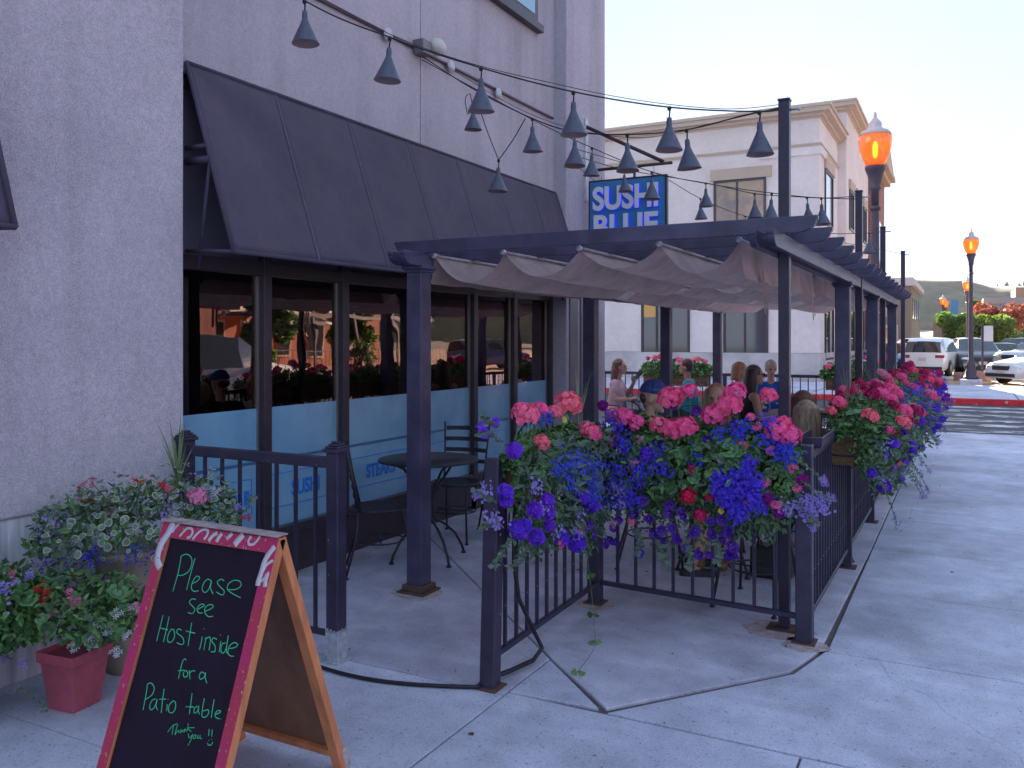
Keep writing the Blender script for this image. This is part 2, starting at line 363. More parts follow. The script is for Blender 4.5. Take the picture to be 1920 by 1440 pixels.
for k in range(170):
    x = rnd.uniform(-60, 130); yy = rnd.uniform(715, 745); hh = rnd.uniform(1.5, 4.5)
    zz = 38 + max(0, (x - 20)) * 0.13 + abs(min(0, x - 20)) * .1
    tm.lathe([(hh * .35, 0), (hh * .28, hh * .5), (0.05, hh * 1.2)], 5, (x, yy, zz - rnd.uniform(-1, 3)))
o = obj('ridge_trees', tm, M_hill); tag(o, 'far conifers along the hill ridge', kind='stuff')
# ================= RESTAURANT BUILDING =================
RB = thing('restaurant_building', 'grey stucco restaurant building with tinted storefront windows under its awning', 'building', (-8, 3, 0))
XG = -4.17
b = MB(); b.b2((-12, -5, 0.785), (-3.95, 3.43, 9)); obj('wall', b, M_stucco, RB, bevel=0.012, seg=2)
b = MB(); b.b2((-12, -5, 0), (-3.968, 3.425, 0.782)); obj('concrete_band', b, M_base, RB, bevel=0.006)
for y0, y1 in ((3.432, 6.044), (6.056, 8.728)):
    b = MB(); b.b2((-12, y0, 3.22), (-4.10, y1, 9)); obj('wall', b, M_stucco2, RB)
b = MB(); b.b2((-11, 6.04, 3.25), (-4.108, 6.06, 9)); obj('control_joint', b, M_joint, RB)
b = MB(); b.b2((-12, 8.73, 0), (-3.95, 9.89, 9)); obj('pilaster', b, M_stucco2, RB, bevel=0.012, seg=2)
M_panel = mat('grey_panel', (0.16, 0.145, 0.18), 0.5, var=0.1, scale=4)
b = MB(); b.b2((-3.949, 8.80, 0), (-3.935, 9.02, 2.3)); b.b2((-3.949, 9.10, 0), (-3.93, 9.16, 2.3)); obj('door_trim', b, M_panel, RB)
# interior shell: floor, back wall, ceiling
M_int = mat('interior_dark_red', (0.05, 0.018, 0.016), 0.8, var=0.3, scale=1.5)
b = MB(); b.b2((-11.9, 3.44, -0.1), (-4.2, 8.72, 0.02)); obj('interior_floor', b, mat('interior_floor', (0.04, 0.02, 0.015), 0.4), RB)
b = MB(); b.b2((-9.1, 3.44, 0), (-9.0, 8.72, 3.2)); b.b2((-9, 3.44, 3.15), (-4.25, 8.72, 3.2)); obj('interior_wall', b, M_int, RB)
b = MB()
for yy in (4.2, 5.6, 7.2): b.b2((-7.5, yy, 0.02), (-6.6, yy + .75, 0.75)); b.b2((-7.6, yy - .1, .75), (-6.5, yy + .85, .79))
obj('interior_table', b, mat('interior_wood', (0.09, 0.04, 0.02), 0.5), RB)
b = MB(); b.b2((-8.99, 4.0, 1.3), (-8.95, 5.2, 2.1)); obj('interior_picture', b, mat('glowing_ochre_picture', (0.35, 0.24, 0.03), 0.6, emit=(0.6, 0.4, 0.03), estr=0.03), RB)  # weak glow added to the picture's own colour
# glass
def glass_mat(name, tint, ior=1.9, refl=1.0):
    m = bpy.data.materials.new(name); m.use_nodes = True; n = m.node_tree.nodes; l = m.node_tree.links; n.remove(n['Principled BSDF'])
    o = n['Material Output']; tr = n.new('ShaderNodeBsdfTransparent'); tr.inputs[0].default_value = (*tint, 1)
    gl = n.new('ShaderNodeBsdfGlossy'); gl.inputs['Roughness'].default_value = 0.012; gl.inputs[0].default_value = (refl, refl * .76, refl * .72, 1)
    fr = n.new('ShaderNodeFresnel'); fr.inputs[0].default_value = ior; mx = n.new('ShaderNodeMixShader')
    tc = n.new('ShaderNodeTexCoord'); nz = n.new('ShaderNodeTexNoise'); nz.inputs['Scale'].default_value = 1.3; bp = n.new('ShaderNodeBump'); bp.inputs['Strength'].default_value = 0.13
    bp.inputs['Distance'].default_value = 0.02; l.new(tc.outputs['Object'], nz.inputs[0]); l.new(nz.outputs[0], bp.inputs['Height']); l.new(bp.outputs[0], gl.inputs['Normal'])
    l.new(fr.outputs[0], mx.inputs[0]); l.new(tr.outputs[0], mx.inputs[1]); l.new(gl.outputs[0], mx.inputs[2]); l.new(mx.outputs[0], o.inputs[0]); return m
M_glass = glass_mat('tinted_glass', (0.50, 0.33, 0.32), 2.3)
M_glass_far = glass_mat('far_window_glass', (0.16, 0.15, 0.2), 2.2)
M_film = mat('blue_window_film', (0.25, 0.48, 0.68), 0.22, var=0.10, scale=2.5, color2=(0.19, 0.39, 0.60), spec=0.8, coat=0.6)
M_film2 = mat('blue_film_band', (0.06, 0.15, 0.30), 0.3, spec=0.7)
M_lett = mat('film_lettering', (0.01, 0.20, 0.75), 0.45)
ms = [3.44, 4.27, 5.085, 6.05, 7.015, 7.83, 8.69]
MW = 0.075
words = [None, 'SUSHI', 'STEAKS', None, None, None]
for i in range(6):
    y0, y1 = ms[i], ms[i + 1]
    b = MB()
    b.b2((XG - .06, y0 - (MW / 2 if i else 0), 0.30), (XG + .055, y0 + MW / 2, 3.22))
    if i == 5: b.b2((XG - .06, y1 - MW / 2, 0.30), (XG + .055, y1 + .035, 3.22))
    b.b2((XG - .058, y0 + MW / 2, 2.05), (XG + .05, y1 - MW / 2, 2.14)); b.b2((XG - .055, y0 + MW / 2, 0.285), (XG + .05, y1 - MW / 2, 0.345))
    b.b2((XG - .055, y0 + MW / 2, 3.14), (XG + .05, y1 - MW / 2, 3.215)); b.b2((XG - .06, y0 - (MW / 2 if i else 0), 0.0), (XG + .03, y1 + MW / 2, 0.284))
    wf = obj('window', b, M_bronze, RB, bevel=0.003)
    b = MB(); b.b2((XG - .004, y0 + MW / 2 - .004, 0.34), (XG, y1 - MW / 2 + .004, 2.055)); obj('pane', b, M_glass, wf)
    b = MB(); b.b2((XG - .004, y0 + MW / 2 - .004, 2.135), (XG, y1 - MW / 2 + .004, 3.145)); obj('pane', b, mat('transom_sky_reflection', (0.17, 0.15, 0.21), .12, spec=.9, coat=.5, grain=((1.2, .3),)), wf)  # upper pane: sky reflection painted as an opaque grey-lilac colour
    b = MB(); b.b2((XG + .0002, y0 + MW / 2 - .004, 0.34), (XG + .0008, y1 - MW / 2 + .004, 1.165)); obj('frosted_film', b, M_film, wf)
    b = MB(); b.b2((XG + .002, y1 - MW / 2 - .018, 0.36), (XG + .012, y1 - MW / 2 - .001, 2.045)); obj('metal_strip', b, M_alu, wf)
    b = MB(); b.b2((XG + .001, y0 + MW / 2, 0.795), (XG + .003, y1 - MW / 2 - .02, 0.815)); obj('film_band', b, M_film2, wf)
    b = MB(); ya, yb = y0 + .06, y1 - .10
    for z in (0.70, 0.47): b.b2((XG + .001, ya, z), (XG + .003, yb, z + 0.006))
    if i in (0, 2, 4): b.b2((XG + .001, yb, 0.47), (XG + .003, yb + .006, 0.706))
    else: b.b2((XG + .001, ya - .006, 0.47), (XG + .003, ya, 0.706))
    obj('film_border', b, M_lett, wf)
    if words[i]:
        me = text_mesh(words[i], 0.145, 0.001, [M_lett], 'lettering', bold=0.0042); L = max(v.co.x for v in me.vertices)
        o = inst('lettering', me, wf, (XG + 0.0035, (y0 + y1) / 2 - L * .40 + .02, 0.535), (R(90), 0, R(90)), (0.80, 1, 1))
    elif i == 0:
        b = MB()
        for k, (a, c) in enumerate(((0, .045), (.06, .09), (.105, .15))): b.b2((XG + .001, 4.0 + a, 0.535), (XG + .003, 4.0 + c, 0.63))
        obj('film_border', b, M_lett, wf)
# menu frame on first pane
b = MB()
for (y0, z0, y1, z1) in ((3.50, 1.32, 3.52, 1.92), (3.80, 1.32, 3.82, 1.92), (3.52, 1.32, 3.80, 1.34), (3.52, 1.90, 3.80, 1.92)): b.b2((XG - .03, y0, z0), (XG - .01, y1, z1))
mf = thing('menu_frame', 'narrow menu frame hung inside the first window pane', 'menu frame', (XG - .02, 3.65, 1.6)); obj('frame', b, mat('bronze_frame', (0.25, 0.15, 0.14), 0.4), mf)
b = MB(); b.b2((XG - .025, 3.54, 1.5), (XG - .018, 3.64, 1.72)); b.b2((XG - .025, 3.66, 1.48), (XG - .018, 3.77, 1.70)); obj('menu_sheet', b, mat('paper', (0.30, 0.26, 0.30), 0.7), mf)
# upper window
b = MB(); b.b2((-4.099, 6.2, 4.93), (-4.02, 8.30, 5.01)); ws = obj('window', b, M_bronze, RB, bevel=0.004)
b = MB(); b.b2((-4.099, 6.4, 5.012), (-4.045, 8.2, 6.6)); obj('window_frame', b, M_bronze, ws)
b = MB(); b.b2((-4.05, 6.47, 5.08), (-4.040, 8.12, 6.53)); obj('pane', b, mat('reflective_pane', (0.25, 0.35, 0.42), 0.05, metal=0.8), ws)
# ================= AWNINGS =================
seams = [3.56, 4.298, 5.056, 5.825, 6.58, 7.33, 8.09, 8.71]
def awning(ys, xw, top, bot, xo, label, loc):
    t = thing('awning', label, 'awning', loc)
    n = Vector((top - bot, 0, xo - xw)).normalized()
    P = lambda y, s: Vector((xw + .02 + (xo - xw) * s + 0.0, y, top + (bot - top) * s))
    for y0, y1 in zip(ys, ys[1:]):
        b = MB()
        def fn(u, v):
            p = P(y0 + (y1 - y0) * v, u); return p + n * ((-0.016 * math.sin(PI * u) + .006 * noise.noise(p * 3.1) + .004 * noise.noise(Vector((p.y * 9, p.z * 2, 7))) * (u > .05)) * math.sin(PI * v))
        b.grid(fn, 20, 14)
        o = obj('canvas_panel', b, M_awning, t); md = o.modifiers.new('solid', 'SOLIDIFY'); md.thickness = 0.004
    for y in ys[1:-1]:
        b = MB(); b.bar(P(y, 0.0) + n * .001, P(y, 1) + n * .001, 0.013, 0.004, up=n); obj('seam', b, M_seam, t)
    for y in (ys[0], ys[-1]):
        b = MB(); b.tube([P(y, 0), P(y, 0.5) , P(y, 1)], 0.014, 8); b.tube([P(y, 1), Vector((xw + .02, y, bot + .02))], 0.012, 8); b.tube([P(y, .45), Vector((xw + .02, y, P(y, .45).z))], 0.016, 8)
        b.tube([P(y, .52), Vector((xw + .02, y, P(y, .52).z))], 0.022, 8); b.tube([P(y, .52), P(y, .52) + Vector((-.12, 0.02, -.62))], 0.012, 8); obj('frame_bar', b, M_awning, t)
    b = MB(); b.tube([P(ys[0], 1), P(ys[-1], 1)], 0.014, 8); b.tube([P(ys[0], 0), P(ys[-1], 0)], 0.012, 8); obj('hem_bar', b, M_awning, t)
    return t
awning(seams, -4.10, 3.27, 2.13, -3.715, 'long dark canvas awning above the restaurant storefront windows', (-4.1, 3.56, 3.27))
awning([-1.2, -0.3, 0.55, 1.4, 2.19], -3.95, 3.27, 2.10, -3.555, 'dark awning end at the left edge over the near wall', (-3.95, 2.19, 3.27))
# conduit, discs, floodlight box
t = thing('wall_conduit', 'brown conduit pipe running along the upper restaurant wall', 'conduit', (-4.09, 6, 4.07))
b = MB(); b.tube([(-4.085, 3.6, 4.05), (-4.085, 8.66, 4.10)], 0.014, 8); obj('pipe', b, mat('brown_pipe', (0.12, 0.08, 0.10), 0.5), t)
M_disc = mat('white_plate', (0.5, 0.5, 0.56), 0.5)
for px, py in ((727, 65), (845, 125), (934, 175)):
    p = at(px, py, X=-4.06); b = MB(); b.lathe([(0.055, 0), (0.055, 0.012)], 20, p, 0, Matrix.Rotation(R(90), 3, 'Y'))
    obj('cover_plate', b, M_disc, t)
t = thing('wall_floodlight', 'white floodlight box mounted on the wall joint above the awning', 'floodlight', (-4.1, 6.05, 4.1))
b = MB(); b.b2((-4.1, 5.93, 4.02), (-3.99, 6.06, 4.14)); obj('junction_box', b, mat('grey_box', (0.2, 0.18, 0.2), 0.5, metal=0.5), t, bevel=0.006)
b = MB(); b.ell((-4.0, 6.16, 4.13), (0.07, 0.10, 0.075), 8); obj('lens', b, mat('cream_lens', (0.55, 0.53, 0.5), 0.4), t)

# ================= PERGOLA =================
PG = thing('pergola', 'dark metal pergola with scroll ended rafters over the patio', 'pergola', (-2, 9, 0))
def pergola_post(x, y, base=True, ztop=2.17, cap=True):
    b = MB(); b.b2((x - .0575, y - .0575, 0.02), (x + .0575, y + .0575, ztop)); p = obj('post', b, M_metal2, PG, bevel=0.006, seg=2)
    b = MB()
    for z, h, e in ((ztop - .115, .018, .012), (ztop - .097, .022, .024), (ztop - .075, .01, .012)): b.b2((x - .0575 - e, y - .0575 - e, z), (x + .0575 + e, y + .0575 + e, z + h))
    obj('capital', b, M_metal2, p, bevel=0.004, seg=2)
    b = MB(); b.b2((x - .105, y - .105, 0.001), (x + .105, y + .105, 0.012)); b.prism([(x - .08, y - .08), (x + .08, y - .08), (x + .08, y + .08), (x - .08, y + .08)], 0.012, 0.05)
    obj('base_plate', b, M_rust if base else M_metal2, p, bevel=0.004)
XL, XR = -3.12, -0.90
for y in (4.586, 7.45, 9.75, 12.1): pergola_post(XL, y)
for y in (7.55, 10.1, 12.9): pergola_post(XR, y)
def scroll(x0, x1, zt, h, e=0.07):
    """profile in (x,z): concave quarter scroll under both ends"""
    pts = [(x0, zt), (x1, zt), (x1, zt - 0.022)]
    for k in range(0, 7):
        a = R(90 * k / 6); pts.append((x1 - 0.012 - (e) * math.sin(a) , zt - 0.022 - (h - 0.022) + (h - 0.022) * math.cos(a)) if False else (x1 - 0.008 - e * (1 - math.cos(a)), zt - 0.026 - (h - 0.026) * math.sin(a)))
    L = []
    for x, z in pts[2:]: L.append((x0 + (x1 - x), z))
    return pts + L[::-1]
yr = [4.586 + 0.535 * k for k in range(17)]
for k, y in enumerate(yr):
    b = MB(); b.prism(scroll(-3.30, -0.665, 2.262, 0.085, 0.10), y - .022, y + .022, 'y'); obj('rafter', b, M_metal2, PG, bevel=0.003)
for x in (XL, XR):
    pr = [(y, z) for y, z in scroll(4.33, 13.35, 2.178, 0.085, 0.09)]
    for dx in (-0.045, 0.045):
        b = MB(); b.prism(pr, x + dx - .018, x + dx + .018, 'x'); obj('carrier_beam', b, M_metal2, PG, bevel=0.003)
# shade cloths
def cloth(y0, y1, label, drop_l=0.17, drop_r=0.2, seed=0):
    t = thing('shade_cloth', label, 'shade cloth', (-2, (y0 + y1) / 2, 2.15), group=None)
    xs = [-3.04, -2.53, -2.02, -1.53, -1.08]
    rr = random.Random(seed)
    N = 12 * 4
    def fn(u, v):
        s = u * 4; i = min(3, int(s)); f = s - i
        x = xs[i] + (xs[i + 1] - xs[i]) * f; yy = y0 + (y1 - y0) * v
        sag = (0.145 + 0.03 * math.sin(i * 2 + seed)) * 4 * f * (1 - f)
        wr = 0.008 * noise.noise(Vector((x * 9, yy * 1.5, seed))) + 0.005 * noise.noise(Vector((x * 25, yy * 3, seed + 4)))
        return (x, yy, 2.155 - sag + wr - 0.02 * math.sin(PI * v) * 4 * f * (1 - f))
    hole = {(rr.choice((3, 4, 15, 27, 28, 39)), j) for j in (5, 6, 11, 12, 17) for _ in range(1)} if seed == 1 else {(15, 4), (16, 9), (28, 7), (39, 12)}
    b = MB(); b.grid(fn, N, 22, skip=lambda i, j: (i, j) in hole); o = obj('canopy_sheet', b, M_cloth, t, recalc=False)
    def flap(x, d, sgn):
        def f2(u, v):
            yy = y0 + (y1 - y0) * v; z = 2.155 - d * u
            return (x + sgn * (0.006 + 0.03 * u * u) + 0.012 * u * noise.noise(Vector((yy * 7, x, seed))) + 0.006 * u * math.sin(yy * 21), yy, z + 0.008 * noise.noise(Vector((yy * 4, 3, seed))))
        b = MB(); b.grid(f2, 6, 60); obj('side_flap', b, M_cloth, t, recalc=False)
    flap(xs[0], drop_l, -1); flap(xs[-1], drop_r, 1)
    for x in xs:
        b = MB(); b.tube([(x, y0 - .03, 2.165), (x, y1 + .03, 2.165)], 0.011, 8); r_ = obj('rod', b, mat('cloth_sleeve', (0.36, 0.29, 0.31), 0.8, var=0.2, scale=30), t)
        b = MB()
        for yy in (y0 - .02, y1 + .02): b.tube([(x, yy, 2.215), (x, yy, 2.17)], 0.006, 6); b.lathe([(0.017, -.012), (0.017, .012)], 10, (x, yy, 2.165), 0, Matrix.Rotation(R(90), 3, 'X'))
        obj('hook', b, M_galv, r_)
    for yy in ((y0 + .35, y0 + 2.1) if seed == 1 else (y0 + .9,)):
        b = MB(); b.bar((-1.04, yy, 2.15), (-1.015, yy, 1.72 + 0.05 * seed), 0.028, 0.003, up=(1, 0, 0)); b.bar((-1.035, yy + .035, 2.0), (-1.01, yy + .05, 1.80), 0.026, 0.003, up=(1, 0, 0)); obj('tie_strap', b, M_cloth, t)
    return t
cloth(4.66, 7.10, 'scalloped mauve shade cloth nearest the gate under the pergola', seed=1)
cloth(7.35, 9.95, 'shade cloth under the middle of the pergola', 0.16, 0.18, seed=2)
cloth(10.2, 12.7, 'farthest shade cloth under the pergola', 0.16, 0.18, seed=3)
# string light poles
def pole(x, y, label, h=2.965):
    t = thing('light_pole', label, 'pole', (x, y, 0), group='square black poles carrying the string lights')
    b = MB(); b.b2((-.03, -.03, 0.008), (.03, .03, h)); obj('shaft', b, M_black, t, world=False, bevel=0.004)
    b = MB(); b.b2((-.034, -.034, h), (.034, .034, h + .012)); obj('cap', b, M_metal, t, world=False, bevel=0.003)
    b = MB(); b.b2((-.09, -.07, 0.001), (.09, .07, 0.0075)); obj('base_plate', b, M_rust, t, world=False)
    b = MB(); b.lathe([(0.006, 0), (0.006, .04), (.012, .045), (.012, .055)], 8, (0.03, 0, h - .05), 0, Matrix.Rotation(R(90), 3, 'Y')); obj('eye_bolt', b, M_galv, t, world=False)
    return t
POLES = [(-0.90, 4.96), (-0.858, 8.34), (-0.88, 11.16), (-0.85, 14.38)]
for (x, y), l in zip(POLES, ('square black light pole at the near corner of the railing', 'second black light pole from the corner, behind the first flower box',
                             'third black light pole from the corner of the patio', 'farthest black light pole at the end of the pergola')): pole(x, y, l)
# ================= RAILINGS =================
def railing(name, label, pts, posts, heights, picket=0.112, htop=1.03, loc=None, cap=(), lean=None, pw=0.075, rail_h=0.05):
    """pts: polyline in plan; posts: plan positions of posts"""
    t = thing(name, label, 'railing', loc or (pts[0][0], pts[0][1], 0))
    for i, (x, y) in enumerate(posts):
        b = MB(); h = heights[i]
        top = Vector((x, y, h)) + (Vector(lean) if (lean and i == 0) else Vector((0, 0, 0)))
        b.bar((x, y, 0.0), top, pw, pw, up=(0, 1, 0)); p = obj('post', b, M_metal, t, bevel=0.004)
        if i in cap:
            b = MB(); e = pw / 2
            for z, dz, k in ((h, .02, .012), (h + .02, .012, .004), (h + .032, .012, -.008), (h + .044, .012, -.018)): b.b2((x - e - k, y - e - k, z), (x + e + k, y + e + k, z + dz))
            obj('post_cap', b, M_metal, p, bevel=0.005, seg=2)
        b = MB(); b.b2((x - .06, y - .06, 0.0005), (x + .06, y + .06, 0.008)); obj('foot_plate', b, M_galv if i in cap else M_rust, p)
    for a, c in zip(pts, pts[1:]):
        a = Vector((*a, 0)); c = Vector((*c, 0)); L = (c - a).length; dvec = (c - a).normalized()
        b = MB(); b.bar(a + Vector((0, 0, htop)), c + Vector((0, 0, htop)), 0.045, rail_h); obj('top_rail', b, M_metal, t, bevel=0.004)
        b = MB(); b.bar(a + Vector((0, 0, .13)), c + Vector((0, 0, .13)), 0.028, 0.028); obj('bottom_rail', b, M_metal, t, bevel=0.003)
        n = max(1, int(round(L / picket))); pm = MB().box((0, 0, 0), (0.016, 0.016, htop - 0.13 - .03)).mesh('baluster', M_metal)
        for k in range(1, n):
            p = a + dvec * (L * k / n); inst('baluster', pm, t, (p.x, p.y, (htop + .13) / 2 - .006), (0, 0, math.atan2(dvec.y, dvec.x)))
    return t
r1 = railing('railing', 'short railing between the stucco wall and the gate post beside the chalkboard', [(-3.88, 3.40), (-2.82, 3.40)], [(-3.90, 3.40), (-2.816, 3.40)], (1.055, 1.055), 0.125, 1.0, cap=(0, 1), rail_h=0.055)
b = MB(); x, y = -2.816, 3.40
b.prism([(x - .0385, y - .0385), (x + .0385, y - .0385), (x + .0385, y + .0385), (x - .0385, y + .0385)], 0.009, 0.15)
for k in range(14):
    u = k / 13 * .07 - .035
    b.b2((x + u - .004, y - .0387, .149), (x + u + .004, y - .030, .149 + random.Random(k).uniform(.004, .022))); b.b2((x + .030, y + u - .004, .149), (x + .0387, y + u + .004, .149 + random.Random(k + 40).uniform(.004, .022)))
tmp = obj('bare_foot', b, M_galv, r1)
r2 = railing('railing', 'side railing running back from the leaning gate post under the flowers', [(-1.972, 3.52), (-2.0, 4.86)], [(-1.966, 3.477), (-2.02, 4.90)], (1.06, 1.02), 0.125, 1.0, lean=(-.02, .085, 0))
r3 = railing('railing', 'front railing facing the pavement below the largest flower box', [(-1.99, 4.90), (-0.80, 4.80)], [(-0.765, 4.79)], (1.06,), 0.122, 1.0, pw=0.085)
r4 = railing('railing', 'long outer railing along the pavement with flower boxes on top', [(-0.755, 4.84), (-0.745, 8.2), (-0.745, 11.3), (-0.745, 14.42)], [(-0.745, 6.5), (-0.745, 8.2), (-0.745, 9.75), (-0.745, 11.3), (-0.745, 12.9), (-0.745, 14.45)], (1.03,) * 6, 0.105, 1.0, pw=0.06)
r5 = railing('railing', 'rear railing at the street side of the patio', [(-0.78, 14.45), (-3.6, 14.45), (-6.4, 14.45), (-9.2, 14.45)], [(-3.6, 14.45), (-6.4, 14.45), (-9.2, 14.45)], (1.03,) * 3, 0.125, 1.02, pw=0.06)
# ledge tray at corner
t = thing('rail_tray', 'small scuffed metal tray on the corner of the railing', 'tray', (-0.76, 5.05, 1.02))
b = MB(); b.b2((-.83, 4.93, 1.028), (-.70, 5.42, 1.036)); b.b2((-.835, 4.925, 1.036), (-.825, 5.42, 1.085)); b.b2((-.705, 4.925, 1.036), (-.695, 5.42, 1.085)); b.b2((-.825, 4.925, 1.036), (-.705, 4.935, 1.085))
tag(obj('rim', b, M_metal, t, bevel=0.002), None)
# gate cable on the ground and cables on the side railing
pts = []
for k in range(17):
    u = k / 16; pts.append((-2.98 + (-1.99 + 2.98) * u, 3.30 - 0.10 * math.sin(PI * u) + .13 * u, 0.012))
o = obj('ground_cable', MB().tube(pts, 0.009, 8), M_rope); tag(o, 'black cable lying on the concrete across the gate opening', 'cable')
b = MB(); b.tube([(-1.93, 3.66, .85), (-1.925, 3.64, .55), (-1.93, 3.70, .36), (-1.92, 3.86, .14), (-1.90, 3.90, .06), (-1.90, 3.80, .03), (-1.93, 3.62, .035), (-1.95, 3.53, .04)], 0.011, 8)
o = obj('hanging_cable', b, M_rope); tag(o, 'black rod and cable hanging down inside the side railing', 'cable')
# ================= SUSHI SIGN =================
t = thing('hanging_sign', 'blue hanging restaurant sign with large raised grey lettering', 'sign', (-3.4, 9.27, 3.1))
M_blue = mat('sign_blue', (0.035, 0.22, 0.42), 0.4, var=0.2, scale=2.2, color2=(0.03, 0.16, 0.34))
b = MB(); b.b2((-3.90, 9.24, 2.73), (-2.95, 9.30, 3.475)); obj('sign_box', b, M_black, t, bevel=0.006)
b = MB(); b.b2((-3.875, 9.228, 2.75), (-2.975, 9.239, 3.45)); obj('sign_face', b, M_blue, t)
M_letg = mat('letter_grey', (0.68, 0.68, 0.74), 0.5)
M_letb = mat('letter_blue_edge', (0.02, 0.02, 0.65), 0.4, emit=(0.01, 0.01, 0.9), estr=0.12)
for wd, z, hh in (('SUSHI', 3.125, 0.255), ('BLUE', 2.80, 0.255)):
    me = text_mesh(wd, hh / 0.7, 0.004, [M_letg], 'letters', bold=0.012); L = max(v.co.x for v in me.vertices); k = 0.79 / L
    l1 = inst('letters', me, t, (-3.83, 9.196, z), (R(90), 0, 0), (k, 1, 1))
    me2 = text_mesh(wd, hh / 0.7, 0.010, [M_letb], 'letter_sides', bold=0.006)
    inst('letter_sides', me2, t, (-3.822, 9.213, z - .006), (R(90), 0, 0), (k, 1, 1))
M_brk = mat('rusty_brown_bracket', (0.055, 0.025, 0.03), 0.6, var=0.4, scale=15)
t = thing('sign_bracket', 'rusty brown pipe bracket on the pilaster holding the blue sign', 'bracket', (-3.95, 9.27, 3.6))
b = MB(); b.tube([(-3.94, 9.27, 3.60), (-2.90, 9.27, 3.60)], 0.018, 8); obj('arm', b, M_brk, t)
b = MB(); b.tube([(-3.94, 9.27, 4.12), (-3.0, 9.27, 3.62)], 0.022, 8); obj('brace', b, M_brk, t)
b = MB(); b.b2((-3.949, 9.23, 3.25), (-3.93, 9.31, 4.22)); obj('wall_plate', b, M_galv, t)
b = MB()
for x in (-3.75, -3.12): b.tube([(x, 9.27, 3.60), (x + .01, 9.27, 3.54), (x, 9.27, 3.47)], 0.006, 6)
obj('hanger', b, M_galv, t)
# ================= STRING LIGHTS =================
M_shade = mat('slate_lamp_shade', (0.075, 0.085, 0.135), 0.42, var=0.2, scale=25, bump=0.05)
M_shin = mat('shade_inside', (0.42, 0.30, 0.30), 0.6)
M_wire = mat('wire_black', (0.012, 0.010, 0.014), 0.5)
sb = MB(); sb.lathe([(0.0135, -.008), (0.016, -.03), (0.0165, -.058), (0.021, -.066), (0.023, -.074), (0.075, -.188), (0.0765, -.192), (0.0745, -.192), (0.022, -.08)], 20)
me_shade = sb.mesh('shade', [M_shade, M_shin]); me_shade.polygons.foreach_set('material_index', [1 if (i // 20) >= 6 else 0 for i in range(len(me_shade.polygons))])
me_cord = MB().tube([(0, 0, 0.052), (0.003, 0, 0.03), (0, 0, -.01)], 0.0045, 6).lathe([(0.009, .034), (0.013, .045), (0.010, .056)], 8).mesh('cord', M_wire)
me_bulb = MB().ell((0, 0, -.13), (0.018, 0.018, 0.026), 10).mesh('bulb', mat('unlit_bulb', (0.6, 0.55, 0.5), 0.2))
def pendant(p, label, sc=1.0):
    rz_ = random.Random(int(abs(p[0] * 7919 + p[1] * 104729)) ); t = thing('pendant_light', label, 'pendant light', p, group='cone shaded pendant lights on the overhead wires')
    inst('shade', me_shade, t, (0, 0, -0.052), world=False, sc=sc); inst('cord', me_cord, t, (0, 0, -0.052), world=False); inst('bulb', me_bulb, t, (0, 0, -0.052), world=False)
    t.rotation_euler = (rz_.uniform(-.07, .07), rz_.uniform(-.07, .07), 0)
    return t
def wire(name, pts, r, label, sub=8):
    P = []; pts = [Vector(p) for p in pts]
    for i in range(len(pts) - 1):
        p0 = pts[max(i - 1, 0)]; p1 = pts[i]; p2 = pts[i + 1]; p3 = pts[min(i + 2, len(pts) - 1)]
        for k in range(sub):
            s = k / sub; P.append(0.5 * ((2 * p1) + (p2 - p0) * s + (2 * p0 - 5 * p1 + 4 * p2 - p3) * s * s + (3 * p1 - p0 - 3 * p2 + p3) * s ** 3))
    P.append(pts[-1]); o = obj(name, MB().tube(P, r, 6), M_wire); tag(o, label, 'wire'); return o
def on_line(px, py, A, B):
    """point above plan line A-B seen at (px,py)"""
    r = ray(px, py); dx, dy = B[0] - A[0], B[1] - A[1]; n = (-dy, dx)
    t = (A[0] * n[0] + A[1] * n[1]) / (r.x * n[0] + r.y * n[1]); return Vector((r.x * t, r.y * t, EYE + r.z * t))
P1, P2, P3, P4 = POLES
WB = (-4.08, 6.05)
def top(P): return (P[0], P[1], 2.93)
# string 1
A1 = (-3.93, 3.32)
l1 = [(571, 1), (731, 70), (902, 127), (1075, 172), (1255, 201), (1424, 209)]
q = [on_line(x, y, A1, P1) for x, y in l1]
wire('light_wire', [(A1[0], A1[1], 4.02)] + q + [top(P1)], 0.0045, 'nearest overhead light cable from the left wall to the corner pole')
wire('support_wire', [(A1[0], A1[1], 4.06), on_line(731, 64, A1, P1), on_line(1075, 168, A1, P1) + Vector((0, 0, .01)), on_line(1330, 203, A1, P1), (P1[0], P1[1], 2.95)], 0.0022, 'thin steel wire above the nearest light cable')
for p, l in zip(q, ('pendant light nearest the top left corner of the wall', 'pendant light below the first white disc on the wall', 'pendant light hanging over the middle of the awning top',
                    'pendant light in front of the sign bracket top', 'pendant light right of the sign against the beige building', 'pendant light hanging closest to the corner pole')): pendant(p, l)
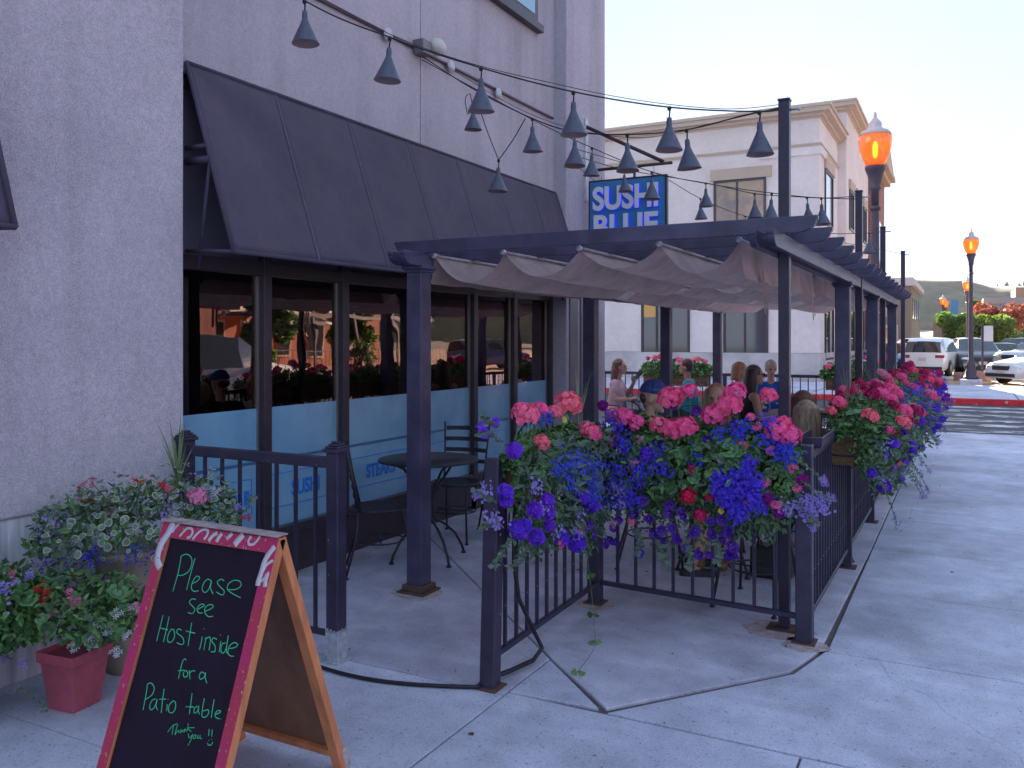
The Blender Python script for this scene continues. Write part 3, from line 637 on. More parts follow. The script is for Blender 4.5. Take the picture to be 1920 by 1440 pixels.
# string 2
l2 = [(998, 222), (1078, 247), (1176, 252), (1287, 243)]
q2 = [on_line(x, y, WB, P1) for x, y in l2]
wire('light_wire', [(WB[0], WB[1], 4.03), on_line(884, 165, WB, P1)] + q2 + [on_line(1400, 215, WB, P1), top(P1)], 0.0045, 'sagging light cable from the wall floodlight to the corner pole')
wire('support_wire', [(WB[0], WB[1], 4.08), on_line(990, 212, WB, P1), on_line(1180, 258, WB, P1), on_line(1340, 230, WB, P1), (P1[0], P1[1], 2.94)], 0.002, 'thin steel wire beside the sagging light cable')
for p, l in zip(q2, ('pendant light right of the low hanging one, over the awning', 'pendant light just left of the sign bracket plate', 'pendant light just above the top edge of the blue sign', 'pendant light right of the sign bracket tip')): pendant(p, l)
pl = on_line(887, 190, WB, P2); pendant(pl, 'pendant light half hidden behind a nearer one over the awning')
pv_ = on_line(935, 300, WB, P1); pendant(pv_, 'low pendant light hanging from a V of two wires')
wire('drop_wire', [on_line(899, 203, WB, P1), on_line(915, 250, WB, P1), pv_], 0.004, 'left wire of the V holding the low pendant light', 3)
wire('drop_wire', [on_line(985, 222, WB, P1), on_line(962, 262, WB, P1), pv_], 0.004, 'right wire of the V holding the low pendant light', 3)
b = MB(); c0 = on_line(879, 175, WB, P1); b.tube([c0 + Vector((.03 * math.sin(a / 3), .01 * math.cos(a), -.10 * (1 - math.cos(a / 3)) / 1.2)) for a in range(0, 19)], 0.0035, 6)
o = obj('cable_loop', b, M_wire); tag(o, 'loose loop of cable behind the pendant over the awning', 'cable')
# string 3 to pole 2
l3 = [(1110, 277), (1222, 322), (1447, 362), (1540, 371)]
q3 = [on_line(x, y, WB, P2) for x, y in l3]
wire('light_wire', [(WB[0], WB[1], 4.0), on_line(1000, 225, WB, P2)] + q3[:2] + [on_line(1330, 345, WB, P2)] + q3[2:] + [top(P2)], 0.004, 'light cable from the wall floodlight to the second pole')
for p, l in zip(q3, ('small pendant light left of the blue sign', 'pendant light overlapping the lettering of the blue sign', 'pendant light left of the corner pole over the pergola beam', 'right one of two pendant lights beside the second pole')): pendant(p, l)
# string 5 pilaster -> pole 2
WP = (-3.93, 9.0)
l5 = [(1170, 318), (1323, 343), (1415, 363), (1513, 370)]
q5 = [on_line(x, y, WP, P2) for x, y in l5]
wire('light_wire', [(WP[0], WP[1], 3.72)] + q5 + [(P2[0], P2[1], 2.9)], 0.004, 'light cable from the pilaster to the second pole')
for p, l in zip(q5, ('small pendant light below the sign bracket brace', 'upper pendant light left of the far upper window', 'pendant light in front of the far upper window', 'left one of two pendant lights beside the second pole')): pendant(p, l)
# string 4 -> pole 3
l4 = [(1190, 312), (1242, 331), (1313, 372), (1397, 405), (1630, 437)]
q4 = [on_line(x, y, WP, P3) for x, y in l4]
wire('light_wire', [(WP[0], WP[1], 3.8)] + q4[:4] + [on_line(1520, 435, WP, P3)] + q4[4:] + [top(P3)], 0.004, 'light cable from the pilaster to the third pole')
for p, l in zip(q4, ('tiny pendant light over the top edge of the sign', 'pendant light over the right edge of the blue sign', 'lower pendant light left of the far upper window', 'pendant light low in front of the far window sill', 'pendant light beside the third pole above the rafter ends')): pendant(p, l)
wire('light_wire', [(WP[0], WP[1], 3.6), on_line(1265, 440, WP, P4), on_line(1500, 445, WP, P4), on_line(1620, 462, WP, P4), top(P4)], 0.004, 'farthest light cable reaching the last pole')
def rust_stain(x, y, r, seed, label):
    pts = []; 
    for k in range(28): a = 2 * PI * k / 28; rr_ = r * (1 + .45 * noise.noise(Vector((math.cos(a) * 1.6, math.sin(a) * 1.6, seed)))); pts.append((x + rr_ * math.cos(a) * 1.3, y + rr_ * math.sin(a)))
    o = obj('rust_stain', MB().prism(pts, 0.0002, 0.0006), mat('rust_stained_concrete', (0.36, 0.24, 0.20), .8, var=.4, scale=18, color2=(.55, .48, .52), grain=((90, .15),)), pv); return o
rust_stain(-3.10, 4.53, .13, 1, ''); rust_stain(-.93, 4.90, .14, 2, ''); rust_stain(-2.0, 4.86, .09, 3, ''); rust_stain(-.76, 4.73, .10, 5, '')
# ================= STREET LAMPS =================
M_lamp = mat('lamp_post_paint', (0.06, 0.045, 0.07), 0.5, var=0.2, scale=10)
M_amber = mat('amber_globe', (0.95, 0.30, 0.06), 0.12, emit=(1.0, 0.20, 0.02), estr=0.07, coat=1.0)
M_cap = mat('globe_cap', (0.55, 0.48, 0.5), 0.4)
M_glow = mat('lit_bulb', (1, .7, .2), 0.5, emit=(1.0, 0.55, 0.10), estr=0.8)
def street_lamp(loc, label, k=1.0):
    t = thing('street_lamp', label, 'street lamp', loc, group='ornate lamp posts with amber acorn globes')
    pr = [(0.24, 0), (0.24, .08), (.20, .10), (.19, .26), (.15, .34), (.15, .50), (.11, .60), (.10, .68), (.085, .72), (.08, 1.2), (.062, 3.6), (.062, 3.62), (.09, 3.64), (.09, 3.68), (.06, 3.71)]
    obj('post', MB().lathe([(r * k, z + .18 * (z > 3)) for r, z in pr], 12), M_lamp, t, world=False)
    obj('collar', MB().lathe([(r, z + .18) for r, z in [(.06, 3.71), (.065, 3.95), (.10, 4.0), (.085, 4.04), (.12, 4.22), (.15, 4.30), (.165, 4.34), (.165, 4.38)]], 14), M_lamp, t, world=False)
    obj('globe', MB().lathe([(r, z + .18) for r, z in [(.14, 4.38), (.20, 4.50), (.255, 4.68), (.27, 4.82), (.262, 4.90)]], 20), M_amber, t, world=False)
    obj('globe_cap', MB().lathe([(r, 5.08 + (z - 4.9) * .72) for r, z in [(.266, 4.90), (.22, 5.00), (.135, 5.05), (.10, 5.11), (.11, 5.16), (.09, 5.22), (.055, 5.28), (.025, 5.34), (.03, 5.38), (.018, 5.44), (.004, 5.47)]], 18), M_cap, t, world=False)
    obj('bulb', MB().lathe([(.02, 4.70), (.045, 4.76), (.045, 4.92), (.02, 4.98)], 10), M_glow, t, world=False)
    return t
lamp1 = at(1641, 300, d=14.5)
street_lamp((lamp1.x, lamp1.y, 0), 'large street lamp with glowing amber globe behind the pergola')
o = obj('lamp_plinth', MB().b2((-.19, 35.0 - .36, -.05), (.53, 35.36, .16)), M_conc, bevel=.02); tag(o, 'square concrete plinth under the second street lamp', 'plinth')
street_lamp((0.17, 35.2, 0.16), 'second street lamp standing on a concrete plinth by the parking lot')
for (px, d, l) in ((1814, 52, 'street lamp half hidden behind the second lamp post'), (1768, 74, 'left one of two distant lamps by the olive building'), (1772.5, 80, 'right one of two distant lamps by the olive building'), (1822, 95, 'small distant lamp right of the second lamp post'), (1898, 120, 'farthest street lamp near the arched bridge')):
    p = at(px, HY, d=d); street_lamp((p.x, p.y, -0.02), l)
# amber globe material: show the bulb through it
n_ = M_amber.node_tree; b_ = n_.nodes['Principled BSDF']; tr = n_.nodes.new('ShaderNodeBsdfTransparent'); tr.inputs[0].default_value = (1, .45, .1, 1); mx = n_.nodes.new('ShaderNodeMixShader'); mx.inputs[0].default_value = 0.45
n_.links.new(b_.outputs[0], mx.inputs[1]); n_.links.new(tr.outputs[0], mx.inputs[2]); n_.links.new(mx.outputs[0], n_.nodes['Material Output'].inputs[0])
# boulders
def rock(loc, r, label, m, seed, n=12):
    b = MB()
    def fn(u, v):
        a = 2 * PI * u; e = -PI / 2 + PI * v; d_ = Vector((math.cos(a) * math.cos(e), math.sin(a) * math.cos(e), math.sin(e)))
        k = 1 + .25 * noise.noise(d_ * 1.7 + Vector((seed, 0, 0))); q = Vector([max(-.72, min(.72, c)) for c in d_ * k])
        return Vector((q.x * r[0], q.y * r[1], q.z * r[2])) * 1.3 + Vector(loc)
    b.grid(fn, n, n, smooth=False); o = obj('boulder', b, m); tag(o, label, 'boulder'); return o
M_rock = mat('pink_sandstone', (0.30, 0.17, 0.15), 0.9, var=0.3, scale=3, bump=0.4, bscale=20)
q_ = at(1820, HY, d=42); rock((q_.x, q_.y, .25), (.55, .45, .42), 'squarish reddish sandstone block behind the lamp plinth', M_rock, 1)
q_ = at(1832, HY, d=33.2); rock((q_.x, q_.y, .05), (.50, .4, .34), 'flat reddish boulder right of the lamp plinth', M_rock, 4)
q_ = at(1806, HY, d=33.6); rock((q_.x, q_.y, .05), (.36, .36, .27), 'low reddish boulder left of the lamp plinth', M_rock, 8)
# parking sign
p = at(1842, 690, d=33); t = thing('parking_sign', 'back of a small white sign on a black pole by the parking lot', 'sign post', (p.x, p.y, -.02))
obj('pole', MB().b2((-.04, -.04, 0), (.04, .04, 2.2)), M_black, t, world=False); obj('sign_plate', MB().b2((.05, -.02, 1.55), (.36, .01, 2.15)), M_disc, t, world=False)
# wheel stops
for k, x in enumerate((-3.0, -.6, 1.9, 4.4)):
    o = obj('wheel_stop', MB().prism([(-.9, -.09), (.9, -.09), (.84, .09), (-.84, .09)], 0, .11), M_conc, bevel=.02); o.location = (x, 39.0, -.02); tag(o, ['far left concrete wheel stop at the parking edge', 'concrete wheel stop before the white wagon', 'concrete wheel stop before the black SUV', 'concrete wheel stop at the right'][k], 'wheel stop', group='concrete wheel stops')
# ================= BUILDINGS ACROSS =================
M_beige = mat('beige_stucco', (0.72, 0.63, 0.61), 0.9, var=0.08, scale=0.5, bump=0.2, bscale=50, grain=((.6, .05), (6, .04)))
M_trim = mat('beige_trim', (0.50, 0.39, 0.31), 0.85, var=0.1, scale=0.8)
M_cor = mat('cornice', (0.56, 0.45, 0.37), 0.8)
M_stone = mat('stone_base', (0.47, 0.43, 0.43), 0.85, var=0.2, scale=0.9)
BB = thing('beige_building', 'two storey beige stucco building with moulded cornice across the street', 'building', (-12, 36, 0))
b = MB(); b.b2((-34, 33.0, 1.10), (-4.74, 38.0, 9.9)); obj('wall', b, M_beige, BB)
b = MB(); b.b2((-34, 38.0, 1.10), (-4.40, 47.0, 11.2)); obj('wall', b, M_beige, BB)
b = MB(); b.b2((-34.02, 32.93, 0.0), (-4.69, 38.0, 1.09)); b.b2((-34.02, 38.02, 0.0), (-4.35, 47.05, 1.09)); obj('stone_base', b, M_stone, BB)
def cornice(x1, y0, y1, z, zs):
    b = MB()
    for k, (dz, h, e) in enumerate(zs): b.b2((-34.5, y0 - e, z + dz), (x1 + e, y1 + (0 if k < 9 else 0) - .01 * k, z + dz + h))
    obj('cornice', b, M_cor, BB)
cornice(-4.74, 33.0, 37.97, 9.75, ((0, .07, .05), (.07, .12, .16), (.19, .16, .38), (.35, .08, .46)))
cornice(-4.40, 38.0, 47.02, 11.1, ((0, .07, .05), (.07, .12, .16), (.19, .16, .38), (.35, .08, .46)))
cornice(-4.74, 33.0, 37.98, 8.72, ((0, .08, .03), (.08, .05, .07)))
b = MB(); b.b2((-6.9, 32.93, 8.42), (-4.66, 33.0, 8.71)); b.b2((-4.74, 33, 8.42), (-4.66, 34.4, 8.71)); obj('moulding', b, M_beige, BB)
def far_window(X0, X1, z0, z1, Y, div=(), lintel=True, axis='x', fx=None, gl=None):
    b = MB()
    if axis == 'x':
        f = lambda a, c, z_, zz, e: b.b2((a, Y - e, z_), (c, Y - .002, zz))
    else:
        f = lambda a, c, z_, zz, e: b.b2((fx + .002, a, z_), (fx + e, c, zz))
    t_ = .09
    f(X0, X0 + t_, z0, z1, .06); f(X1 - t_, X1, z0, z1, .06); f(X0 + t_, X1 - t_, z0, z0 + t_, .055); f(X0 + t_, X1 - t_, z1 - t_, z1, .055)
    for d_ in div: f(d_ - .04, d_ + .04, z0 + t_, z1 - t_, .05)
    o = obj('window', b, M_bronze, BB); b = MB(); f(X0 + t_, X1 - t_, z0 + t_, z1 - t_, .02); obj('pane', b, gl or M_fargl, o)
    if lintel:
        b = MB(); f(X0 - .12, X1 + .2, z1 + .0, z1 + .42, .10); obj('lintel', b, M_trim, o)
    return o
M_fargl = mat('far_pane', (0.05, 0.045, 0.06), 0.06, spec=0.9, coat=0.6)
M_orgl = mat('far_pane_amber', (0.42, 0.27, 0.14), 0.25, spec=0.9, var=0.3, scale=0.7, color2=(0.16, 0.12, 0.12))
far_window(-8.65, -6.66, 6.05, 7.75, 33.0, (-7.75,), gl=M_orgl)
far_window(-14.4, -12.4, 6.05, 7.75, 33.0, (-13.4,))
far_window(-11.6, -9.6, 0.75, 3.4, 33.0, (-10.95,), gl=M_fargl); far_window(-8.28, -6.58, 0.75, 3.6, 33.0, (-7.45,)); far_window(-16, -14, 0.75, 3.4, 33.0, (-15,))
b = MB(); b.b2((-11.5, 32.975, 2.5), (-11.0, 32.979, 3.3)); obj('painted_reflection', b, mat('amber_reflection_panel', (0.65, 0.36, 0.10), 0.4), BB)  # amber reflection in the pane, painted as a thin flat panel
far_window(34.2, 36.3, 6.0, 8.1, 0, (), axis='y', fx=-4.74, gl=M_fargl); far_window(34.2, 36.5, 0.8, 3.4, 0, (35.3,), axis='y', fx=-4.74, lintel=False)
for a in (38.9, 41.4, 44.3): far_window(a, a + 1.5, 6.3, 8.0, 0, (a + .75,), axis='y', fx=-4.40); far_window(a, a + 1.7, .8, 3.4, 0, (), axis='y', fx=-4.40)
# brick building
m = bpy.data.materials.new('far_brick'); m.use_nodes = True; n = m.node_tree.nodes; l = m.node_tree.links
bt = n.new('ShaderNodeTexBrick'); bt.inputs['Color1'].default_value = (.30, .085, .06, 1); bt.inputs['Color2'].default_value = (.22, .06, .045, 1); bt.inputs['Mortar'].default_value = (.38, .26, .22, 1)
bt.inputs['Scale'].default_value = 1; bt.inputs['Brick Width'].default_value = .22; bt.inputs['Row Height'].default_value = .075; bt.inputs['Mortar Size'].default_value = .012
tc = n.new('ShaderNodeTexCoord'); mp = n.new('ShaderNodeMapping'); mp.inputs['Rotation'].default_value = (R(90), 0, R(90)); sp = n.new('ShaderNodeSeparateXYZ'); cb = n.new('ShaderNodeCombineXYZ'); ad = n.new('ShaderNodeMath'); ad.operation = 'ADD'
l.new(tc.outputs['Object'], sp.inputs[0]); l.new(sp.outputs[0], ad.inputs[0]); l.new(sp.outputs[1], ad.inputs[1]); l.new(ad.outputs[0], cb.inputs[0]); l.new(sp.outputs[2], cb.inputs[1]); l.new(cb.outputs[0], bt.inputs[0])
l.new(bt.outputs[0], n['Principled BSDF'].inputs['Base Color']); n['Principled BSDF'].inputs['Roughness'].default_value = .85; M_brick = m
KB = thing('brick_building', 'tall red brick building behind the beige one', 'building', (-8, 52, 0))
obj('wall', MB().b2((-30, 47.1, 0), (-4.1, 53, 10.3)), M_brick, KB); obj('stone_base', MB().b2((-30, 47.05, 0), (-4.02, 53.05, 1.5)), M_stone, KB)
b = MB(); b.b2((-30.1, 46.95, 10.3), (-3.8, 53.3, 10.55)); b.b2((-30.1, 46.9, 10.55), (-3.55, 53.5, 10.8)); obj('cornice', b, M_trim, KB)
b = MB(); b.prism([(47.0, 10.8), (53.4, 10.8), (50.2, 11.9)], -12, -3.6, 'x'); obj('gable', b, M_trim, KB)
for a in (48.3, 51.0):
    for z0, z1 in ((1.6, 3.6), (5.6, 7.9)):
        b = MB(); b.b2((-4.1, a, z0), (-4.03, a + 1.6, z1)); o = obj('window', b, M_trim, KB); obj('pane', MB().b2((-4.03, a + .12, z0 + .12), (-4.01, a + 1.48, z1 - .12)), M_fargl, o)
t = thing('striped_awning', 'small grey awning on the brick building front', 'awning', (-4, 49, 3.8))
b = MB(); b.prism([(-4.09, 4.7), (-4.09, 4.6), (-2.9, 3.7), (-2.9, 3.82)], 48.0, 51.5, 'y'); obj('canvas', b, mat('grey_canvas', (.22, .19, .2), .8), t)
# olive building
OB = thing('olive_building', 'olive grey rendered building beyond the parking lot', 'building', (-6, 95, 0))
M_olive = mat('olive_render', (0.20, 0.185, 0.14), 0.9, var=0.12, scale=.2)
obj('wall', MB().b2((-22, 90, 0), (-4.6, 108, 6.7)), M_olive, OB); M_pale = mat('pale_cornice', (.5, .48, .52), .7)
b = MB(); b.b2((-22.2, 89.6, 6.7), (-4.2, 108.2, 7.15)); b.b2((-22.2, 89.8, 7.15), (-4.4, 108.2, 7.5)); obj('cornice', b, M_pale, OB)
for x0, z0, x1, z1 in ((-8.5, 3.9, -6.9, 6.0), (-9.0, 0.3, -5.9, 2.7), (-14, 3.9, -12.4, 6.0)):
    b = MB(); b.b2((x0 - .15, 89.9, z0 - .15), (x1 + .15, 90, z1 + .25)); o = obj('window', b, M_pale, OB); obj('pane', MB().b2((x0, 89.86, z0), (x1, 89.9, z1)), M_fargl, o)
for k in range(4): b = MB(); b.b2((-4.6, 91.5 + 4 * k, 3.6), (-4.55, 93 + 4 * k, 5.6)); o = obj('window', b, M_fargl, OB)
obj('side_box', MB().b2((-11.0, 88.5, 4.6), (-9.0, 89.6, 6.2)), M_pale, OB)
# far office and bridge
FB = thing('office_building', 'long pale office building with window bands at the far right', 'building', (40, 190, 0))
obj('wall', MB().b2((3, 190, 0), (70, 215, 9.6)), mat('office_pale', (.36, .30, .28), .9), FB); obj('roof_block', MB().b2((8.5, 192, 9.6), (60, 210, 11.6)), mat('office_brick', (.42, .22, .14), .9), FB)
for k in range(14): b = MB(); b.b2((4.4 + 3.0 * k, 189.7, 6.6), (6.8 + 3.0 * k, 190.0, 8.4)); obj('window', b, M_fargl, FB)
AB = thing('arched_bridge', 'dark arched footbridge in front of the office building', 'bridge', (35, 160, 0))
b = MB(); b.tube([(4.5 + 16 * k / 14, 160, 4.6 + 2.2 * math.sin(PI * k / 14)) for k in range(15)], .55, 8); obj('arch', b, mat('dark_steel', (.06, .045, .06), .6), AB)
b = MB()
for k in range(2, 14): x = 4.5 + 16 * k / 15; b.b2((x - .08, 159.8, -.1), (x + .08, 160.2, 4.5 + 2.2 * math.sin(PI * k / 15)))
obj('support', b, mat('dark_steel', (.06, .045, .06), .6), AB)
BX = thing('blue_building', 'small blue fronted shop beyond the olive building', 'building', (-1.6, 169, 0)); obj('wall', MB().b2((-5.0, 165, 0), (-.2, 172, 4.6)), mat('brown_wall', (.25, .15, .11), .9), BX); obj('blue_panel', MB().b2((-2.3, 168.7, 4.6), (-1.1, 169.2, 8.4)), mat('blue_panel', (.05, .2, .4), .6), BX)
# ---------------- trees ----------------
def leaf_cloud(blobs, n, size, seed, mats, flat=0.6):
    rr = random.Random(seed); b = MB()
    tot = sum(r ** 3 for _, r in blobs)
    for c, r in blobs:
        for _ in range(int(n * r ** 3 / tot) + 1):
            d_ = Vector((rr.gauss(0, 1), rr.gauss(0, 1), rr.gauss(0, 1))).normalized() * r * (rr.random() ** 0.28); d_.z *= 0.85; p = Vector(c) + d_
            a = Vector((rr.gauss(0, 1), rr.gauss(0, 1), rr.gauss(0, 1))).normalized(); u = a.orthogonal().normalized(); v = a.cross(u); s_ = size * rr.uniform(.6, 1.3)
            b.add([p - u * s_, p - v * s_ * flat + a * s_ * .2, p + u * s_, p + v * s_ * flat + a * s_ * .2], [(0, 1, 2, 3)], 0)
    return b
def tree(name, loc, h, r, m, label, seed, n=2600, ls=.16, trunk=.3):
    rr = random.Random(seed); t = thing(name, label, 'tree' if h > 3 else 'shrub', loc)
    b = MB(); b.tube([(0, 0, -.1), (.03 * h, 0, h * .3), (0, .02 * h, h * .7)], [.04 * h, .03 * h, .012 * h], 8)
    for k in range(6): a = k * 1.05; b.tube([(0, 0, h * (.25 + .06 * k)), (math.cos(a) * r * .4, math.sin(a) * r * .4, h * (.45 + .06 * k)), (math.cos(a) * r * .7, math.sin(a) * r * .7, h * (.6 + .05 * k))], [.018 * h, .012 * h, .005 * h], 6)
    obj('trunk', b, mat('bark', (.09, .06, .045), .9), t, world=False)
    bl = [((rr.uniform(-.6, .6) * r, rr.uniform(-.6, .6) * r, h * rr.uniform(trunk + .12, .88)), r * rr.uniform(.3, .55)) for _ in range(12)]
    obj('crown', leaf_cloud(bl, n, ls, seed, m), m, t, world=False, recalc=False)['kind'] = 'stuff'
    return t
M_lime = mat('lime_leaf', (0.09, 0.17, 0.03), .6, island=.45, transl=.4); M_green = mat('mid_leaf', (0.06, 0.12, 0.03), .6, island=.4, transl=.3); M_redl = mat('red_leaf', (0.22, 0.065, 0.035), .6, island=.4, transl=.35)
def tp(px, d): p = at(px, HY, d=d); return (p.x, p.y, -.1)
tree('bushy_tree', tp(1799, 62), 3.7, 1.7, M_lime, 'bright lime green bush right of the distant lamps', 1)
tree('bushy_tree', tp(1846, 60), 3.4, 1.9, M_lime, 'bright lime green bush behind the white sign', 2)
tree('bushy_tree', tp(1822, 64), 2.8, 1.6, M_lime, 'low lime green bush hidden behind the lamp post', 3)
tree('purple_plum_tree', tp(1876, 75), 4.8, 2.3, M_redl, 'reddish leaved tree right of the green bushes', 4)
tree('poplar_tree', tp(1832, 105), 6.8, 1.3, M_lime, 'tall pale green tree behind the bushes', 5, ls=.25)
tree('bushy_tree', tp(1905, 95), 3.2, 4.0, M_green, 'wide low hedge row under the footbridge', 6)
# ================= CARS =================
M_tyre = mat('tyre', (.02, .02, .022), .8); M_rim = mat('rim', (.35, .35, .37), .3, metal=.7); M_cgl = mat('car_glass', (.02, .025, .03), .04, spec=1.0, coat=1.0)
M_head = mat('headlight', (.75, .75, .75), .1, coat=1); M_tail = mat('tail_light', (.35, .01, .015), .2, coat=1); M_plate = mat('number_plate', (.6, .5, .5), .5); M_trimb = mat('black_trim', (.02, .02, .024), .5)
def car(kind, name, loc, rz, paint, label, cat='car', L=4.7, W=1.85):
    t = thing(name, label, cat, loc, rz)
    if kind == 'suv':
        S = [(0, .55, .60, .60), (.06, .72, .76, .76), (.25, .88, .92, .92), (1.0, 1.0, 1.06, 1.06), (1.25, 1.03, 1.10, 1.10), (2.0, 1.05, 1.62, 1.66), (3.0, 1.06, 1.68, 1.72), (4.0, 1.07, 1.64, 1.68), (4.45, 1.05, 1.5, 1.54), (4.66, .98, 1.04, 1.06), (4.70, .55, .6, .6)]; gi = (4, 9); H0 = .3
    elif kind == 'sedan':
        S = [(0, .45, .50, .50), (.06, .60, .64, .64), (.3, .74, .78, .79), (1.15, .88, .93, .95), (1.3, .90, .96, .98), (2.1, .92, 1.38, 1.42), (3.0, .93, 1.40, 1.44), (3.4, .94, 1.34, 1.38), (4.05, .95, 1.02, 1.04), (4.6, .90, .95, .97), (4.70, .5, .55, .55)]; gi = (4, 8); H0 = .24
    else:  # pickup / van
        S = [(0, .7, .75, .75), (.05, .95, .98, .98), (.25, 1.05, 1.10, 1.10), (1.0, 1.10, 1.16, 1.16), (1.2, 1.12, 1.2, 1.2), (1.9, 1.15, 1.8, 1.84), (2.6, 1.15, 1.86, 1.9), (3.2, 1.15, 1.82, 1.86), (3.45, 1.15, 1.2, 1.2), (4.6, 1.15, 1.2, 1.2), (4.7, .6, .65, .65)]; gi = (4, 8); H0 = .4
    k = L / 4.7; hw = W / 2; rings = []
    for i, (x, zb, zr, zc) in enumerate(S):
        tp_ = 1 - .16 * max(0, 1 - x / .5) ** 2 - .12 * max(0, 1 - (4.7 - x) / .4) ** 2; w0 = hw * tp_; wr = w0 * (.74 if zr - zb > .2 else .88)
        half = [(w0 * .90, H0 * .95), (w0 * .99, H0 + .12), (w0 * 1.0, (H0 + zb) / 2 + .08), (w0 * .965, zb), (wr, zr), (wr * .6, (zr + zc) / 2 + .005), (0, zc)]
        rings.append([Vector((-y, -(x - 2.35) * k, z)) for y, z in half] + [Vector((y, -(x - 2.35) * k, z)) for y, z in half[:-1][::-1]])
    n = len(rings[0]); vs = [p for r_ in rings for p in r_]; body = []; glass = []
    for i in range(len(rings) - 1):
        for j in range(n):
            f = (i * n + j, i * n + (j + 1) % n, (i + 1) * n + (j + 1) % n, (i + 1) * n + j); isg = False
            if gi[0] <= i < gi[1] - (0):
                if j in (3, 8) and gi[0] < i < gi[1] - 1: isg = True
                if i in (gi[0], gi[1] - 1) and j in (4, 5, 6, 7): isg = True
                if kind == 'suv' and i == 7 and j in (4, 5, 6, 7): isg = False
            (glass if isg else body).append(f)
    body.append(tuple(range(n))[::-1]); body.append(tuple((len(rings) - 1) * n + j for j in range(n)))
    o = obj('body', MB().add(vs, body, 0, True), paint, t, world=False); sm = o.modifiers.new('e', 'EDGE_SPLIT'); sm.split_angle = R(38)
    for sel in (lambda i, j: j == 3, lambda i, j: j == 8, lambda i, j: 4 <= j <= 7 and i == gi[0], lambda i, j: 4 <= j <= 7 and i != gi[0]):
        fs_ = [f for f in glass if sel(f[0] // n, f[0] % n)]
        if fs_: obj('window', MB().add(vs, fs_, 0, False), M_cgl, t, world=False, recalc=False)
    for yy in (-2.35 * k + .88, 2.35 * k - .88):
        pass
    for fx in (.9 * k, 3.78 * k):
        yy = -(fx - 2.35 * k)
        for sx in (-1, 1):
            Mx = Matrix.Rotation(R(90), 3, 'Y'); r_ = .33 if kind != 'sedan' else .31
            a = obj('wheel_arch', MB().lathe([(r_ + .06, -.02), (r_ + .06, .02)], 18, (sx * (hw - .015), yy, r_ + .02), 0, Mx), M_trimb, t, world=False)
            w_ = obj('wheel', MB().lathe([(r_ * .9, -.11), (r_, -.08), (r_, .08), (r_ * .9, .11)], 18, (sx * (hw - .07), yy, r_), 0, Mx), M_tyre, t, world=False)
            obj('rim', MB().lathe([(r_ * .62, -.02), (r_ * .6, .02), (.05, .025)], 12, (sx * (hw + .03), yy, r_), 0, Mx), M_rim, w_, world=False)
    yf = 2.35 * k; zl = S[2][1] - .12
    for sx in (-1, 1):
        obj('headlight', MB().ell((sx * hw * .70, yf - .13, zl), (.19, .10, .075), 10), M_head, t, world=False)
        obj('tail_light', MB().box((sx * hw * .74, -yf + .055, S[-2][1] - .10), (.36, .12, .13)), M_tail, t, world=False, bevel=.02)
    obj('grille', MB().box((0, yf - .02, zl - .02), (hw * .85, .10, .16)), M_trimb, t, world=False, bevel=.02); obj('bumper', MB().box((0, yf - .0, H0 + .10), (hw * 1.5, .14, .12)), M_trimb, t, world=False, bevel=.02); obj('bumper', MB().box((0, -yf + .02, H0 + .06), (hw * 1.7, .14, .16)), M_trimb, t, world=False, bevel=.02)
    obj('number_plate', MB().box((0, yf + .035, zl - .18), (.32, .02, .14)), M_plate, t, world=False); obj('number_plate', MB().box((0, -yf - .01, S[-2][1] - .22), (.32, .03, .14)), M_plate, t, world=False)
    for sx in (-1, 1): obj('mirror', MB().ell((sx * (hw + .08), -(1.55 - 2.35) * k, S[4][1] + .05), (.10, .07, .07), 8), paint, t, world=False)
    return t
def paintm(n_, c, mt=.0): return mat(n_, c, .28, metal=mt, coat=1.0)
PW = paintm('white_paint', (.72, .72, .76)); PB = paintm('black_paint', (.02, .02, .03)); PS = paintm('silver_paint', (.42, .43, .45), .3); PBL = paintm('blue_paint', (.05, .08, .30)); PR = paintm('red_paint', (.3, .02, .02)); PG_ = paintm('grey_paint', (.12, .12, .14), .3)
# local +y is the car's front
def cp(px, d): p = at(px, HY, d=d); return (p.x, p.y, -.02)
car('suv', 'parked_car', cp(1752, 38.8), R(-10), PW, 'white station wagon seen from behind in the parking lot')
car('suv', 'parked_car', cp(1826, 39.5), R(188), PB, 'black SUV facing the street behind the lamp post')
car('sedan', 'parked_car', cp(1700, 42), R(175), PS, 'silver hatchback left of the white wagon')
car('suv', 'parked_car', cp(1703, 50), R(90), PW, 'white SUV behind the silver hatchback')
car('pickup', 'parked_car', (3.3, 42.2, -.02), R(140), PS, 'silver pickup truck behind the white sedan', 'pickup truck', 5.3)
car('sedan', 'parked_car', (2.95, 36.9, -.02), R(128), PW, 'white sedan nearest the street at the right edge')
car('sedan', 'parked_car', cp(1672, 41), R(170), PBL, 'dark blue car just behind the brick building corner')
car('sedan', 'parked_car', cp(1862, 47), R(95), PG_, 'grey sedan between the black SUV and pickup')
car('suv', 'parked_car', cp(1893, 54), R(95), PB, 'dark SUV in the far parking row')
car('sedan', 'parked_car', cp(1925, 50), R(80), PS, 'silver sedan at the right end of the far row')
